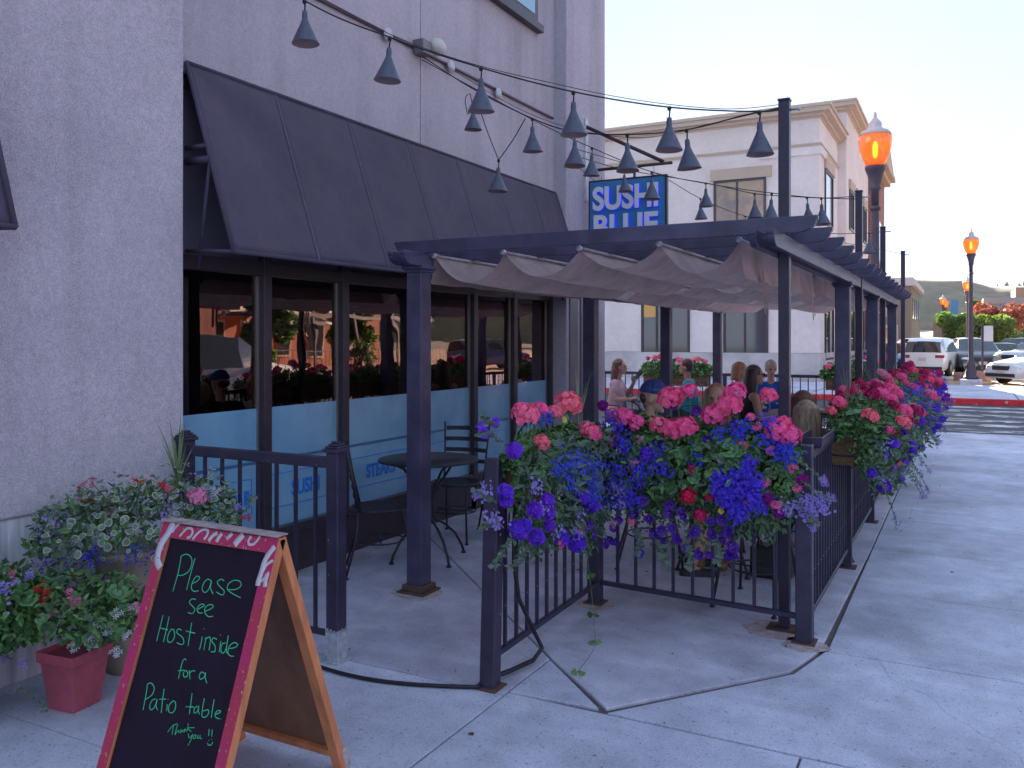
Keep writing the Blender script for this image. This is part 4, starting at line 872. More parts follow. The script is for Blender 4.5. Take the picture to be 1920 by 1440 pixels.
# ================= side street reflected in the windows =================
M_terra = mat('terracotta_wall', (0.36, 0.11, 0.055), .85, var=.15, scale=.6)
def side_building(x, y0, y1, h, m, label, seed):
    t = thing('side_street_building', label, 'building', (x + 4, (y0 + y1) / 2, 0)); obj('wall', MB().b2((x, y0, -.1), (x + 8, y1, h)), m, t)
    obj('cornice', MB().b2((x - .3, y0 - .1, h), (x + 8, y1 + .1, h + .35)), M_trim, t); rr = random.Random(seed); y = y0 + .8
    while y < y1 - 2.2:
        for z0, z1 in ((.5, 2.7), (3.9, 5.6)):
            if z1 < h - .4:
                o = obj('window', MB().b2((x - .06, y, z0), (x, y + 1.6, z1)), M_trim, t); obj('pane', MB().b2((x - .09, y + .12, z0 + .12), (x - .06, y + 1.48, z1 - .12)), M_fargl, o)
        y += 2.6
    return t
side_building(17, 3, 14, 5.2, M_terra, 'low terracotta building reflected in the restaurant windows', 1)
side_building(17.5, 15, 24, 7.0, mat('red_brick_wall', (.22, .06, .045), .85, var=.3, scale=2), 'dark brick building reflected in the restaurant windows', 2)
side_building(26, 30, 46, 6.5, M_terra, 'terracotta building far along the side street', 3)
car('pickup', 'parked_car', (5.6, 12.4, -.1), R(0), PW, 'white pickup parked on the side street, reflected in the glass', 'pickup truck', 5.2)
car('sedan', 'parked_car', (5.5, 6.3, -.1), R(0), PR, 'dark red sedan parked on the side street, reflected in the glass')
railing('railing', 'side street railing seen only in the window reflections', [(17.6, 25), (17.6, 33), (17.6, 41)], [(17.6, 25), (17.6, 29), (17.6, 33), (17.6, 37), (17.6, 41)], (1.1,) * 5, .28, 1.05)
tree('street_tree', (19.5, 28.5, 0), 4.4, 1.6, M_green, 'small tree on the side street reflected in the second pane', 21)
tree('street_tree', (20.5, 36.5, 0), 4.0, 1.3, M_lime, 'lime tree on the side street reflected in the panes', 22)
tree('street_shrub', (17.2, 26.2, 0), 1.3, .7, M_lime, 'clipped shrub reflected in the storefront', 23, n=900, ls=.08)
tree('street_shrub', (17.4, 33.0, 0), 1.4, .8, M_green, 'dark shrub reflected in the storefront', 24, n=900, ls=.08)
t = thing('street_frame', 'dark framed patio cover across the side street, seen in the glass', 'pergola', (19, 34, 0))
for yy in (25, 28.2, 31.4, 34.6, 37.8, 41): obj('post', MB().b2((19.0, yy, 0), (19.14, yy + .14, 3.2)), M_black, t)
for zz in (2.7, 2.2): obj('beam', MB().b2((18.98, 24.8, zz + .4), (19.16, 41.4, zz + .58)), M_black, t)
t = thing('street_awning', 'cream and brown awning across the side street, seen in the glass', 'awning', (25.9, 34, 3)); obj('canvas', MB().prism([(25.9, 4.0), (24.2, 3.1), (24.2, 2.85), (25.9, 3.7)], 31.0, 37.0, 'y'), mat('cream_canvas', (.6, .5, .4), .8), t)
t = thing('street_banner', 'white banner on the wall across the side street', 'banner', (25.9, 42, 2)); obj('cloth', MB().b2((25.7, 40.2, 2.9), (25.8, 43.6, 3.9)), M_disc, t)
sw = obj('side_pavement', MB().b2((12.5, -20, -.12), (26, 16.7, .02)), M_conc); tag(sw, 'pavement on the far side of the side street', kind='structure')
t = thing('street_umbrella', 'cream market umbrella across the side street', 'umbrella', (20.2, 32.2, 0)); obj('canopy', MB().lathe([(1.5, 2.3), (.8, 2.65), (.02, 2.95)], 8, smooth=False), mat('cream_canvas', (.6, .5, .4), .8), t, world=False); obj('pole', MB().tube([(0, 0, 0), (0, 0, 2.95)], .025, 8), M_black, t, world=False)
car('suv', 'parked_car', (14.5, 40.5, -.05), R(20), PBL, 'blue SUV across the street, seen only in the window reflections')
# ================= HAZE =================
m = bpy.data.materials.new('haze_volume'); m.use_nodes = True; n = m.node_tree.nodes; n.remove(n['Principled BSDF']); pvn = n.new('ShaderNodeVolumePrincipled')
pvn.inputs['Color'].default_value = (.92, .93, 1.0, 1); pvn.inputs['Density'].default_value = HAZE = 0.00008; pvn.inputs['Anisotropy'].default_value = 0.0
m.node_tree.links.new(pvn.outputs[0], n['Material Output'].inputs['Volume'])
hz = obj('haze', MB().b2((-485, -95, -1.2), (785, 985, 80)), m); tag(hz, 'thin evening haze filling the air', kind='stuff')
# ================= PATIO FURNITURE =================
def ring_pts(cx, cy, z, r, n=24, a0=0, a1=360, rz=None):
    return [(cx + r * math.cos(R(a0 + (a1 - a0) * k / n)), cy + (rz or r) * math.sin(R(a0 + (a1 - a0) * k / n)), z) for k in range(n + 1)]
_mesh_cache = {}
def mesh_panel(b, fn, nu, nv, th=0.0022):
    """expanded-metal lattice following fn(u,v)"""
    for k in range(-nv, nu, 1):
        for s_ in (1, -1):
            pts = []
            for j in range(0, nv + 1, 2):
                i = k + j if s_ == 1 else nu - (k + j)
                if 0 <= i <= nu: pts.append(fn(i / nu, j / nv))
            if len(pts) > 1:
                for p, q in zip(pts, pts[1:]): b.bar(p, q, th * 1.6, th, up=(0.1, 0.1, 1))
    return b
# chair, front = +y local
def iron_chair(style, label, loc, rz, cat='chair', group=None):
    t = thing('patio_chair', label, cat, loc, rz, group)
    if ('legs', style) not in _mesh_cache:
        for sx in (-1, 1):
            b = MB(); b.tube([(sx * .15, .15, .44), (sx * .17, .19, .25), (sx * .19, .225, .015)], .009, 8); b.lathe([(.018, 0), (.018, .008), (.01, .014)], 8, (sx * .19, .225, 0)); _mesh_cache['legs', style] = 1; _mesh_cache['lf', style, sx] = b.mesh('leg', M_iron)
            b = MB(); b.tube([(sx * .15, -.15, .44), (sx * .165, -.17, .25), (sx * .19, -.235, .015)], .009, 8); b.lathe([(.018, 0), (.018, .008), (.01, .014)], 8, (sx * .19, -.235, 0)); _mesh_cache['lb', style, sx] = b.mesh('leg', M_iron)
        b = MB(); b.tube(ring_pts(0, 0, .45, .20, 28), .010, 8)
        if style == 'mesh' : mesh_panel(b, lambda u, v: ((u - .5) * .36, (v - .5) * .36, .447), 26, 26)
        else:
            b.lathe([(.19, .442), (.198, .446), (.198, .450), (.17, .449), (.05, .443)], 28)
            for k in range(-7, 8): x = k * .025; L = math.sqrt(.19 ** 2 - x * x); b.bar((x, -L, .4525), (x, L, .4525), .009, .003)
        _mesh_cache['seat', style] = b.mesh('seat', M_iron)
        b = MB(); b.tube(ring_pts(0, 0, .22, .165, 20), .006, 6); b.tube([(-.165, 0, .22), (.165, 0, .22)], .005, 6); _mesh_cache['stretcher', style] = b.mesh('stretcher', M_iron)
        b = MB(); H = .90
        if style == 'slat':
            for sx in (-1, 1): b.tube([(sx * .18, -.16, .44), (sx * .19, -.20, .68), (sx * .205, -.235, H + .02)], .008, 8)
            for z in (.60, .69, .78, .87):
                yy = -.185 - (z - .6) * .17; b.grid(lambda u, v: (-.19 + .38 * u, yy - .03 * math.sin(PI * u), z - .017 + .034 * v), 10, 1); b.grid(lambda u, v: (-.19 + .38 * u, yy - .004 - .03 * math.sin(PI * u), z - .017 + .034 * v), 10, 1)
        elif style == 'twist':
            for sx in (-1, 1): b.tube([(sx * .15, -.14, .44), (sx * .175, -.19, .65), (sx * .17, -.225, .84), (sx * .10, -.235, H), (0, -.24, H + .015)], .0085, 8)
            for sx in (-.07, 0, .07):
                for ph in (0, PI): b.tube([(sx + .010 * math.cos(k * .9 + ph), -.16 - .075 * k / 24 + .010 * math.sin(k * .9 + ph), .45 + .43 * k / 24) for k in range(25)], .0055, 6)
        elif style == 'hoop':
            b.tube([(.19 * math.cos(R(a)), -.15 - .10 * max(0, math.sin(R(a))), .62 + .30 * math.sin(R(a))) for a in range(0, 181, 12)], .009, 8)
            for sx in (-1, 1): b.tube([(sx * .17, -.13, .44), (sx * .19, -.15, .62)], .009, 8)
            for sx in (-.12, -.07, -.02, .03, .08, .13): b.tube([(sx, -.16, .45), (sx * 1.02, -.21, .70), (sx * 1.0, -.235, .60 + .30 * math.sqrt(1 - (sx / .19) ** 2))], .0045, 6)
        else:
            b.tube([(-.20, -.14, .44), (-.21, -.18, .62), (-.20, -.215, .80), (-.14, -.225, .86), (.14, -.225, .86), (.20, -.215, .80), (.21, -.18, .62), (.20, -.14, .44)], .010, 8)
            mesh_panel(b, lambda u, v: (-.195 + .39 * u, -.16 - .06 * v, .50 + .34 * v), 26, 22)
            for sx in (-1, 1): b.tube([(sx * .205, -.19, .66), (sx * .25, -.05, .68), (sx * .25, .12, .66), (sx * .20, .16, .46)], .009, 8)
        _mesh_cache['back', style] = b.mesh('backrest', M_iron)
    for sx in (-1, 1):
        for q in ('lf', 'lb'): inst('leg', _mesh_cache[q, style, sx], t, (0, 0, 0), world=False)
    inst('seat', _mesh_cache['seat', style], t, (0, 0, 0), world=False); inst('stretcher', _mesh_cache['stretcher', style], t, (0, 0, 0), world=False)
    inst('backrest', _mesh_cache['back', style], t, (0, 0, 0), world=False); return t
_tb = {}
def iron_table(label, loc, r, rz=0.0):
    t = thing('patio_table', label, 'table', loc, rz)
    b = MB(); b.lathe([(r - .02, .722), (r, .726), (r + .004, .735), (r - .002, .742), (.03, .742)], 40); obj('tabletop', b, M_iron, t, world=False)
    b = MB(); b.tube([(0, 0, .72), (0, 0, .30)], .017, 10); b.tube(ring_pts(0, 0, .33, .05, 14), .008, 6); obj('stem', b, M_iron, t, world=False)
    for k in range(4):
        a = R(45 + 90 * k); c, s_ = math.cos(a), math.sin(a)
        P = lambda rr, z: (c * rr, s_ * rr, z)
        b = MB(); b.tube([P(r * .75, .72), P(r * .55, .68), P(.10, .55), P(.03, .42), P(.04, .30), P(.14, .24), P(r * .62, .16), P(r * .78, .06), P(r * .82, .012)], .010, 8); b.lathe([(.02, 0), (.02, .01), (.01, .018)], 8, P(r * .82, 0)); obj('leg', b, M_iron, t, world=False)
    return t
iron_table('round black iron bistro table by the first window behind the pergola post', (-3.52, 5.30, 0), .37, .3)
iron_chair('twist', 'iron chair with twisted back bars left of the empty bistro table', (-3.63, 4.86, 0), R(-52))
iron_chair('slat', 'iron chair with flat horizontal back slats behind the bistro table', (-3.70, 5.98, 0), R(188))
iron_chair('hoop', 'iron hoop backed chair just left of the big flower box', (-3.42, 6.45, 0), R(160))
iron_table('iron table hidden behind the large flower box with the capped man', (-1.55, 6.10, 0), .42)
iron_table('iron table between the woman in pink and the man in teal', (-4.08, 11.95, 0), .38)
iron_table('large iron table set with glasses before the man in blue', (-1.55, 10.9, 0), .62)
iron_chair('mesh', 'iron mesh backed chair directly behind the front railing', (-1.14, 5.36, 0), R(-8))
iron_chair('mesh', 'mesh chair under the man in the navy cap', (-2.02, 5.93, 0), R(-70))
iron_chair('mesh', 'mesh chair of the woman in pink', (-4.55, 11.75, 0), R(-80))
iron_chair('mesh', 'mesh chair of the man in teal', (-3.52, 12.22, 0), R(100))
iron_chair('mesh', 'mesh chair of the dark haired woman wearing sunglasses', (-2.12, 9.75, 0), R(-60))
iron_chair('mesh', 'mesh chair of the red haired woman in white', (-2.55, 10.9, 0), R(-90))
iron_chair('mesh', 'mesh chair of the grey haired man in blue', (-2.40, 12.15, 0), R(190))
iron_chair('hoop', 'empty hoop backed chair before the rear planter on the right', (-1.15, 9.65, 0), R(15))
iron_chair('hoop', 'empty hoop chair beside the long haired woman near the railing', (-1.0, 8.55, 0), R(5))
iron_chair('mesh', 'mesh chair of the long haired blonde woman by the railing', (-1.03, 6.62, 0), R(60))
iron_chair('mesh', 'mesh chair of the woman hidden behind the geraniums', (-1.75, 6.72, 0), R(200))
# glasses on tables
def glass_m():
    m = bpy.data.materials.new('drinking_glass'); m.use_nodes = True; n = m.node_tree.nodes; l = m.node_tree.links; n.remove(n['Principled BSDF'])
    tr = n.new('ShaderNodeBsdfTransparent'); tr.inputs[0].default_value = (.72, .88, .9, 1); gl = n.new('ShaderNodeBsdfGlossy'); gl.inputs['Roughness'].default_value = .05; mx = n.new('ShaderNodeMixShader'); fr = n.new('ShaderNodeFresnel'); fr.inputs[0].default_value = 1.7
    l.new(fr.outputs[0], mx.inputs[0]); l.new(tr.outputs[0], mx.inputs[1]); l.new(gl.outputs[0], mx.inputs[2]); l.new(mx.outputs[0], n['Material Output'].inputs[0]); return m
M_dg = glass_m()
gme = MB().lathe([(.026, 0), (.036, .14), (.034, .14), (.024, .008)], 14).mesh('drinking_glass', M_dg)
gl_spots = [(-1.85, 10.6, 'tall glass before the sunglasses woman'), (-1.72, 10.75, 'second glass at the left of the large table'), (-1.45, 11.0, 'glass in the middle of the large table'), (-1.2, 10.8, 'glass near the right edge of the large table'), (-1.35, 11.25, 'glass at the back of the large table'),
            (-1.9, 11.2, 'glass before the man in blue'), (-4.0, 12.0, 'glass on the table of the man in teal'), (-1.45, 6.25, 'glass on the table behind the front flower box'), (-1.62, 6.0, 'glass by the capped man on his table')]
for x, y, l in gl_spots:
    o = bpy.data.objects.new('drinking_glass', gme); col.objects.link(o); o.location = (x, y, .743); tag(o, l, 'glass', 'drinking glasses on the patio tables')
pme = MB().lathe([(.05, 0), (.11, .012), (.12, .018), (.10, .014), (.02, .006)], 20)
for x, y, l in ((-1.5, 10.6, 'white plate of food at the near side of the large table'), (-1.15, 11.1, 'white plate at the right of the large table'), (-3.95, 11.75, 'white plate before the woman in pink')):
    t = thing('plate', l, 'plate', (x, y, .743)); obj('dish', pme, M_disc, t, world=False); obj('food', MB().ell((0, 0, .02), (.07, .05, .02), 10), mat('food', (.3, .12, .04), .7, var=.5, scale=40), t, world=False)
o = thing('handbag', 'black handbag on the ground by the front railing', 'handbag', (-1.17, 6.0, 0))
b = MB(); b.prism([(-.09, 0), (.09, 0), (.075, .22), (-.075, .22)], -.14, .14, 'x'); obj('body', b, mat('black_leather', (.015, .013, .016), .35, bump=.2, bscale=30), o, world=False, bevel=.03, seg=3)
b = MB()
for y in (-.05, .05): b.tube([(-.09, y, .20), (-.07, y * 1.2, .32), (0, y * 1.5, .36), (.07, y * 1.2, .32), (.09, y, .20)], .007, 6)
obj('strap', b, mat('black_leather', (.015, .013, .016), .35), o, world=False)
# ================= A-FRAME CHALKBOARD =================
AF = thing('chalkboard_sign', 'red framed A-frame chalkboard sign with green handwriting', 'chalkboard sign', (-2.35, 2.22, 0))
M_redp = mat('chipped_red_frame', (0.48, 0.035, 0.07), 0.6, var=0.35, scale=12, color2=(0.55, 0.02, 0.14), chips=(0.55, 0.42, 0.40), chip_t=0.66, chip_s=110, stretch=(1, 1, .45), bump=.2)
M_wood = mat('orange_wood_edge', (0.62, 0.21, 0.085), 0.55, var=0.25, scale=14, stretch=(1, 1, .12), bump=.1)
M_ply = mat('brown_hardboard', (0.30, 0.13, 0.07), 0.5, var=0.35, scale=5, stretch=(1, 1, .3), color2=(.15, .065, .04))
M_chalk = mat('chalkboard', (0.016, 0.007, 0.020), 0.65, var=0.2, scale=6, spec=.25)
x0, x1 = -2.638, -2.068; yr_, yf_, yb_ = 2.215, 1.865, 2.57; HT = .95
def af_point(x, z, front=True, off=0.0):
    """point on the outer face of a leaf"""
    yA = yr_ - .016 if front else yr_ + .016; yB = yf_ if front else yb_
    s_ = 1 - z / HT; y = yA + (yB - yA) * s_; n_ = Vector((0, -HT if front else HT, abs(yB - yA))).normalized(); return Vector((x, y, z)) + n_ * off
for front in (True, False):
    up = af_point(0, HT, front) - af_point(0, 0, front); upn = up.normalized(); nrm = Vector((0, -1 if front else 1, 0)); nrm = (nrm - upn * nrm.dot(upn)).normalized()
    T = .034; fw = .046
    def member(a, c, wdt):
        b = MB(); b.bar(a - nrm * T / 2, c - nrm * T / 2, wdt, T, up=nrm); return b
    xs_ = (x0 + fw / 2, x1 - fw / 2)
    for x in xs_:
        b = member(af_point(x, 0.002, front), af_point(x, HT, front), fw); o = obj('frame_stile', b, M_wood, AF, bevel=.002)
    for z0 in (HT - .028, .08):
        b = member(af_point(x0 + fw, z0, front), af_point(x1 - fw, z0, front), .05 if z0 > .5 else .028); obj('frame_rail', b, M_wood, AF, bevel=.002)
    if front:
        for x in xs_:
            b = MB(); b.bar(af_point(x, 0.004, True, .0012), af_point(x, HT - .002, True, .0012), fw - .002, .0016, up=nrm); obj('red_face', b, M_redp, AF)
        for z0 in (HT - .028, .08):
            b = MB(); b.bar(af_point(x0 + fw, z0, True, .0012), af_point(x1 - fw, z0, True, .0012), .048 if z0 > .5 else .026, .0016, up=nrm); obj('red_face', b, M_redp, AF)
    b = MB(); b.bar(af_point(-2.3525, .095, front, -.014), af_point(-2.3525, HT - .05, front, -.014), x1 - x0 - 2 * fw + .01, .006, up=nrm); obj('board', b, M_chalk if front else M_ply, AF)
b = MB(); b.b2((x0, yr_ - .03, HT + .002), (x1, yr_ + .028, HT + .008)); obj('top_strip', b, mat('grey_worn_wood', (.36, .27, .28), .7, var=.3, scale=20), AF, bevel=.002)
b = MB(); b.bar(af_point(x1 - fw / 2, .001, False, .001), af_point(x1 - fw / 2, .085, False, .001), fw + .002, .028, up=(0, 1, .3)); obj('worn_foot', b, mat('worn_pale_wood', (.45, .36, .36), .8, var=.4, scale=25), AF)
# handwriting: strokes read off the board, unprojected onto the chalk face
def board_pt(px, py, off=-.0098):
    r = ray(px, py); p0 = af_point(0, .3, True, off); up = (af_point(0, .6, True) - af_point(0, .3, True)).normalized(); n_ = Vector((0, -up.z, up.y)); n_ = n_ if n_.y < 0 else -n_
    o_ = Vector((0, 0, EYE)); t_ = (p0 - o_).dot(n_) / r.dot(n_); return o_ + r * t_
def smooth_pts(P, sub=5):
    if len(P) < 3: return P
    out_ = []
    for i in range(len(P) - 1):
        p0, p1, p2, p3 = P[max(i - 1, 0)], P[i], P[i + 1], P[min(i + 2, len(P) - 1)]
        for k in range(sub):
            s_ = k / sub; out_.append(tuple(0.5 * (2 * b_ + (c_ - a_) * s_ + (2 * a_ - 5 * b_ + 4 * c_ - d_) * s_ * s_ + (3 * b_ - a_ - 3 * c_ + d_) * s_ ** 3) for a_, b_, c_, d_ in zip(p0, p1, p2, p3)))
    return out_ + [P[-1]]
SA = lambda P: [(280 + x / 5.333, 960 + y / 5.333) for x, y in P]
SB = lambda P: [(180 + x / 4.174, 1180 + y / 4.174) for x, y in P]
SC = lambda P: [(x / 2.879, 860 + y / 2.879) for x, y in P]
words_ = [
 ('Please', [SA([(235, 795), (290, 600), (318, 440)]), SA([(318, 440), (370, 422), (415, 450), (425, 510), (395, 590), (330, 632), (280, 630)]), SA([(457, 462), (420, 590), (372, 782)]),
   SA([(430, 715), (480, 690), (503, 655), (470, 645), (432, 700), (420, 760), (445, 792), (490, 788)]), SA([(620, 690), (585, 672), (545, 710), (527, 770), (555, 805), (595, 770), (622, 690), (612, 760), (637, 820)]),
   SA([(748, 690), (720, 672), (680, 700), (700, 740), (748, 790), (730, 830), (670, 800)]), SA([(790, 775), (860, 775), (915, 740), (905, 695), (850, 683), (795, 715), (780, 770), (830, 815), (912, 857)])]),
 ('see', [SA([(465, 875), (425, 870), (400, 905), (430, 940), (455, 975), (430, 1015), (385, 1005)]), SA([(478, 975), (530, 950), (550, 930), (515, 922), (478, 965), (490, 1005), (530, 1010)]), SA([(553, 995), (620, 965), (640, 940), (605, 925), (560, 955), (555, 1005), (590, 1045), (637, 1042)])]),
 ('Host', [SC([(880, 845), (865, 905), (845, 985)]), SC([(913, 852), (900, 915), (882, 990)]), SC([(860, 912), (905, 925)]), SC([(925, 920), (908, 950), (905, 985), (925, 990), (942, 960), (938, 925), (925, 920)]), SC([(980, 925), (962, 920), (955, 940), (985, 965), (992, 995), (975, 1003), (955, 993)]), SC([(1035, 885), (1025, 945), (1015, 1012)]), SC([(1003, 930), (1053, 943)])]),
 ('inside', [SC([(1092, 960), (1085, 1000), (1076, 1032)]), SC([(1101, 917), (1102, 921)]), SC([(1112, 962), (1100, 1035)]), SC([(1110, 975), (1130, 962), (1136, 985), (1128, 1035)]), SC([(1170, 975), (1152, 968), (1143, 985), (1160, 1010), (1160, 1040), (1138, 1042)]), SC([(1192, 985), (1183, 1045)]), SC([(1190, 950), (1191, 954)]), SC([(1218, 995), (1200, 1000), (1192, 1035), (1205, 1050), (1222, 1020), (1232, 955), (1222, 1030), (1228, 1052)]), SC([(1232, 1025), (1265, 1020), (1284, 1005), (1265, 993), (1240, 1010), (1230, 1045), (1243, 1065), (1262, 1066)])]),
 ('for', [SB([(706, 240), (690, 232), (675, 260), (660, 320), (645, 388)]), SB([(640, 325), (690, 320)]), SB([(700, 320), (683, 345), (690, 372), (712, 368), (718, 340), (700, 320)]), SB([(730, 320), (735, 390)]), SB([(733, 345), (752, 325), (775, 328)])]),
 ('a', [SB([(850, 345), (825, 335), (808, 365), (818, 390), (845, 375), (858, 340), (855, 380), (868, 422)])]),
 ('Patio', [SB([(403, 425), (390, 520), (368, 632)]), SB([(400, 430), (430, 420), (455, 455), (440, 510), (385, 550)]), SB([(465, 545), (440, 555), (420, 600), (430, 630), (460, 605), (478, 545), (470, 600), (482, 632)]), SB([(534, 465), (520, 560), (510, 655)]), SB([(495, 548), (545, 545)]), SB([(558, 585), (553, 640)]), SB([(563, 545), (564, 550)]), SB([(600, 560), (570, 600), (572, 645), (600, 652), (622, 615), (620, 570), (600, 560)])]),
 ('table', [SB([(752, 500), (742, 580), (730, 665)]), SB([(700, 605), (765, 608)]), SB([(795, 600), (770, 620), (770, 655), (795, 640), (805, 600), (800, 640), (812, 665)]), SB([(848, 540), (835, 610), (830, 680), (860, 685), (882, 655), (875, 630), (838, 640)]), SB([(925, 548), (912, 620), (902, 692)]), SB([(932, 665), (965, 655), (975, 640), (950, 638), (932, 665), (940, 690), (965, 700)]), SB([(977, 700), (979, 703)])]),
 ('Thank', [SB([(560, 805), (600, 755), (635, 740)]), SB([(608, 750), (600, 790), (595, 825)]), SB([(640, 745), (625, 790), (618, 825), (640, 790), (645, 810)]), SB([(665, 785), (655, 800), (662, 810), (672, 788), (678, 805)]), SB([(690, 780), (688, 805), (700, 780), (708, 800)]), SB([(722, 735), (715, 795)]), SB([(772, 770), (745, 770), (718, 775), (745, 800)])]),
 ('you', [SB([(722, 815), (730, 850), (755, 825)]), SB([(757, 820), (745, 860), (720, 910)]), SB([(770, 825), (760, 850), (778, 852), (782, 830), (770, 825)]), SB([(798, 825), (795, 852), (812, 845), (815, 825), (815, 850), (828, 855)])]),
 ('exclamation', [SB([(885, 780), (882, 835)]), SB([(910, 785), (905, 840)]), SB([(882, 868), (883, 872)]), SB([(905, 860), (906, 864)]), SB([(873, 890), (880, 905), (900, 905), (915, 882)])])]
M_green_ink = mat('green_marker', (0.05, 0.62, 0.28), 0.6, emit=None)
for wname, strokes in words_:
    b = MB()
    for st in strokes: b.tube([board_pt(x, y) for x, y in smooth_pts(st)], .0018 if wname not in ('Thank', 'you') else .0013, 6, up=(0, -1, .4), flat=.35)
    o = obj('handwriting', b, M_green_ink, AF, recalc=False); o['kind'] = 'stuff'
# old painted white script fragments on the red frame
M_wp = mat('faded_white_script', (.62, .58, .62), .7, chips=(.40, .10, .13), chip_t=.66, chip_s=70)
frag = [(SA([(238, 105), (190, 210), (130, 300), (90, 400), (80, 490), (110, 560)]), .011), (SA([(300, 245), (340, 200), (375, 165), (420, 165), (432, 205), (405, 250), (375, 258)]), .0036), (SA([(430, 275), (480, 215), (530, 178), (580, 180), (580, 225), (545, 275)]), .0040), (SA([(300, 110), (255, 160), (230, 205)]), .0040),
        (SA([(590, 290), (635, 235), (680, 210)]), .0055), (SA([(725, 215), (690, 260), (672, 300)]), .0060), (SA([(770, 270), (830, 215)]), .0055), (SA([(940, 225), (890, 280), (850, 330)]), .0095), (SA([(1015, 240), (990, 290), (1000, 325), (1045, 320), (1085, 275), (1105, 240)]), .0036),
        (SA([(1255, 345), (1195, 420), (1150, 500), (1120, 600), (1090, 690), (1082, 738)]), .0075), (SA([(1235, 485), (1170, 530), (1140, 590)]), .0040), (SA([(1105, 700), (1160, 655), (1195, 600)]), .0036), (SA([(1180, 620), (1160, 690), (1158, 750)]), .0065)]
for st, wd in frag:
    b = MB(); b.tube([board_pt(x, y, .0026) for x, y in smooth_pts(st)], wd * 1.5, 6, up=(0, -1, .4), flat=.08); obj('white_script', b, M_wp, AF, recalc=False)
# ================= PLANTS =================
rp = random.Random(77)
def petal_mat(name, c, isl=.22, tr=.35): return mat(name, c, .55, island=isl, transl=tr)
M_pink = petal_mat('hot_pink_petal', (1.0, 0.14, 0.38)); M_coral = petal_mat('coral_petal', (1.0, 0.22, 0.34)); M_crim = petal_mat('crimson_petal', (0.50, 0.005, 0.13), .3); M_magred = petal_mat('rose_red_petal', (0.75, 0.015, 0.13))
M_palepink = petal_mat('pale_pink_petal', (0.82, 0.30, 0.48)); M_violet = petal_mat('violet_petal', (0.19, 0.045, 0.68), .35); M_deep = petal_mat('deep_purple_petal', (0.085, 0.015, 0.34), .3); M_blue_l = petal_mat('blue_lobelia_petal', (0.07, 0.05, 0.72), .35)
M_lav = petal_mat('lavender_petal', (0.36, 0.27, 0.70), .25); M_redf = petal_mat('red_petal', (0.55, 0.01, 0.02)); M_whitef = petal_mat('white_petal', (0.68, 0.72, 0.78), .15); M_yel = petal_mat('yellow_petal', (0.7, 0.6, 0.05)); M_mauve = petal_mat('magenta_purple_petal', (0.30, 0.01, 0.28), .3)
M_leaf = mat('planter_leaf', (0.14, 0.27, 0.085), .55, island=.45, transl=.3); M_leafd = mat('dark_planter_leaf', (0.08, 0.18, 0.06), .5, island=.4, transl=.25); M_leafg = mat('grey_green_leaf', (0.14, 0.20, 0.15), .6, island=.35, transl=.3)
M_stem = mat('green_stem', (0.12, 0.19, 0.06), .6); M_var = mat('variegated_edge', (0.55, 0.58, 0.42), .6, island=.15, transl=.3); M_straw = mat('straw_liner', (0.16, 0.085, 0.045), .95, var=.4, scale=30, bump=.5, bscale=80); M_spike = mat('spike_leaf', (0.16, 0.22, 0.10), .5, var=.3, scale=20)
# geranium leaf with dark ring
def ger_leaf_mat():
    m = bpy.data.materials.new('geranium_leaf'); m.use_nodes = True; n = m.node_tree.nodes; l = m.node_tree.links; b = n['Principled BSDF']
    tc = n.new('ShaderNodeTexCoord'); ln = n.new('ShaderNodeVectorMath'); ln.operation = 'LENGTH'; l.new(tc.outputs['Object'], ln.inputs[0]); nz = n.new('ShaderNodeTexNoise'); nz.inputs['Scale'].default_value = 60; l.new(tc.outputs['Object'], nz.inputs[0])
    ad = n.new('ShaderNodeMath'); ad.operation = 'MULTIPLY_ADD'; ad.inputs[1].default_value = .012; l.new(nz.outputs[0], ad.inputs[0]); l.new(ln.outputs['Value'], ad.inputs[2])
    cr = n.new('ShaderNodeValToRGB'); mr = n.new('ShaderNodeMapRange'); mr.inputs[2].default_value = .05; l.new(ad.outputs[0], mr.inputs[0]); l.new(mr.outputs[0], cr.inputs[0]); e = cr.color_ramp.elements
    e[0].color = (.09, .17, .06, 1); e[1].color = (.06, .15, .055, 1); e[1].position = .9
    for p, c in ((.45, (.075, .15, .05, 1)), (.58, (.028, .055, .03, 1)), (.72, (.06, .145, .05, 1))): q = e.new(p); q.color = c
    oi = n.new('ShaderNodeObjectInfo'); hs = n.new('ShaderNodeHueSaturation'); m2 = n.new('ShaderNodeMapRange'); m2.inputs[3].default_value = .85; m2.inputs[4].default_value = 1.9; l.new(oi.outputs['Random'], m2.inputs[0]); l.new(m2.outputs[0], hs.inputs['Value']); l.new(cr.outputs[0], hs.inputs['Color'])
    l.new(hs.outputs[0], b.inputs['Base Color']); b.inputs['Roughness'].default_value = .55; return m
M_gl = ger_leaf_mat()
def rvec(r): return Vector((r.gauss(0, 1), r.gauss(0, 1), r.gauss(0, 1))).normalized()
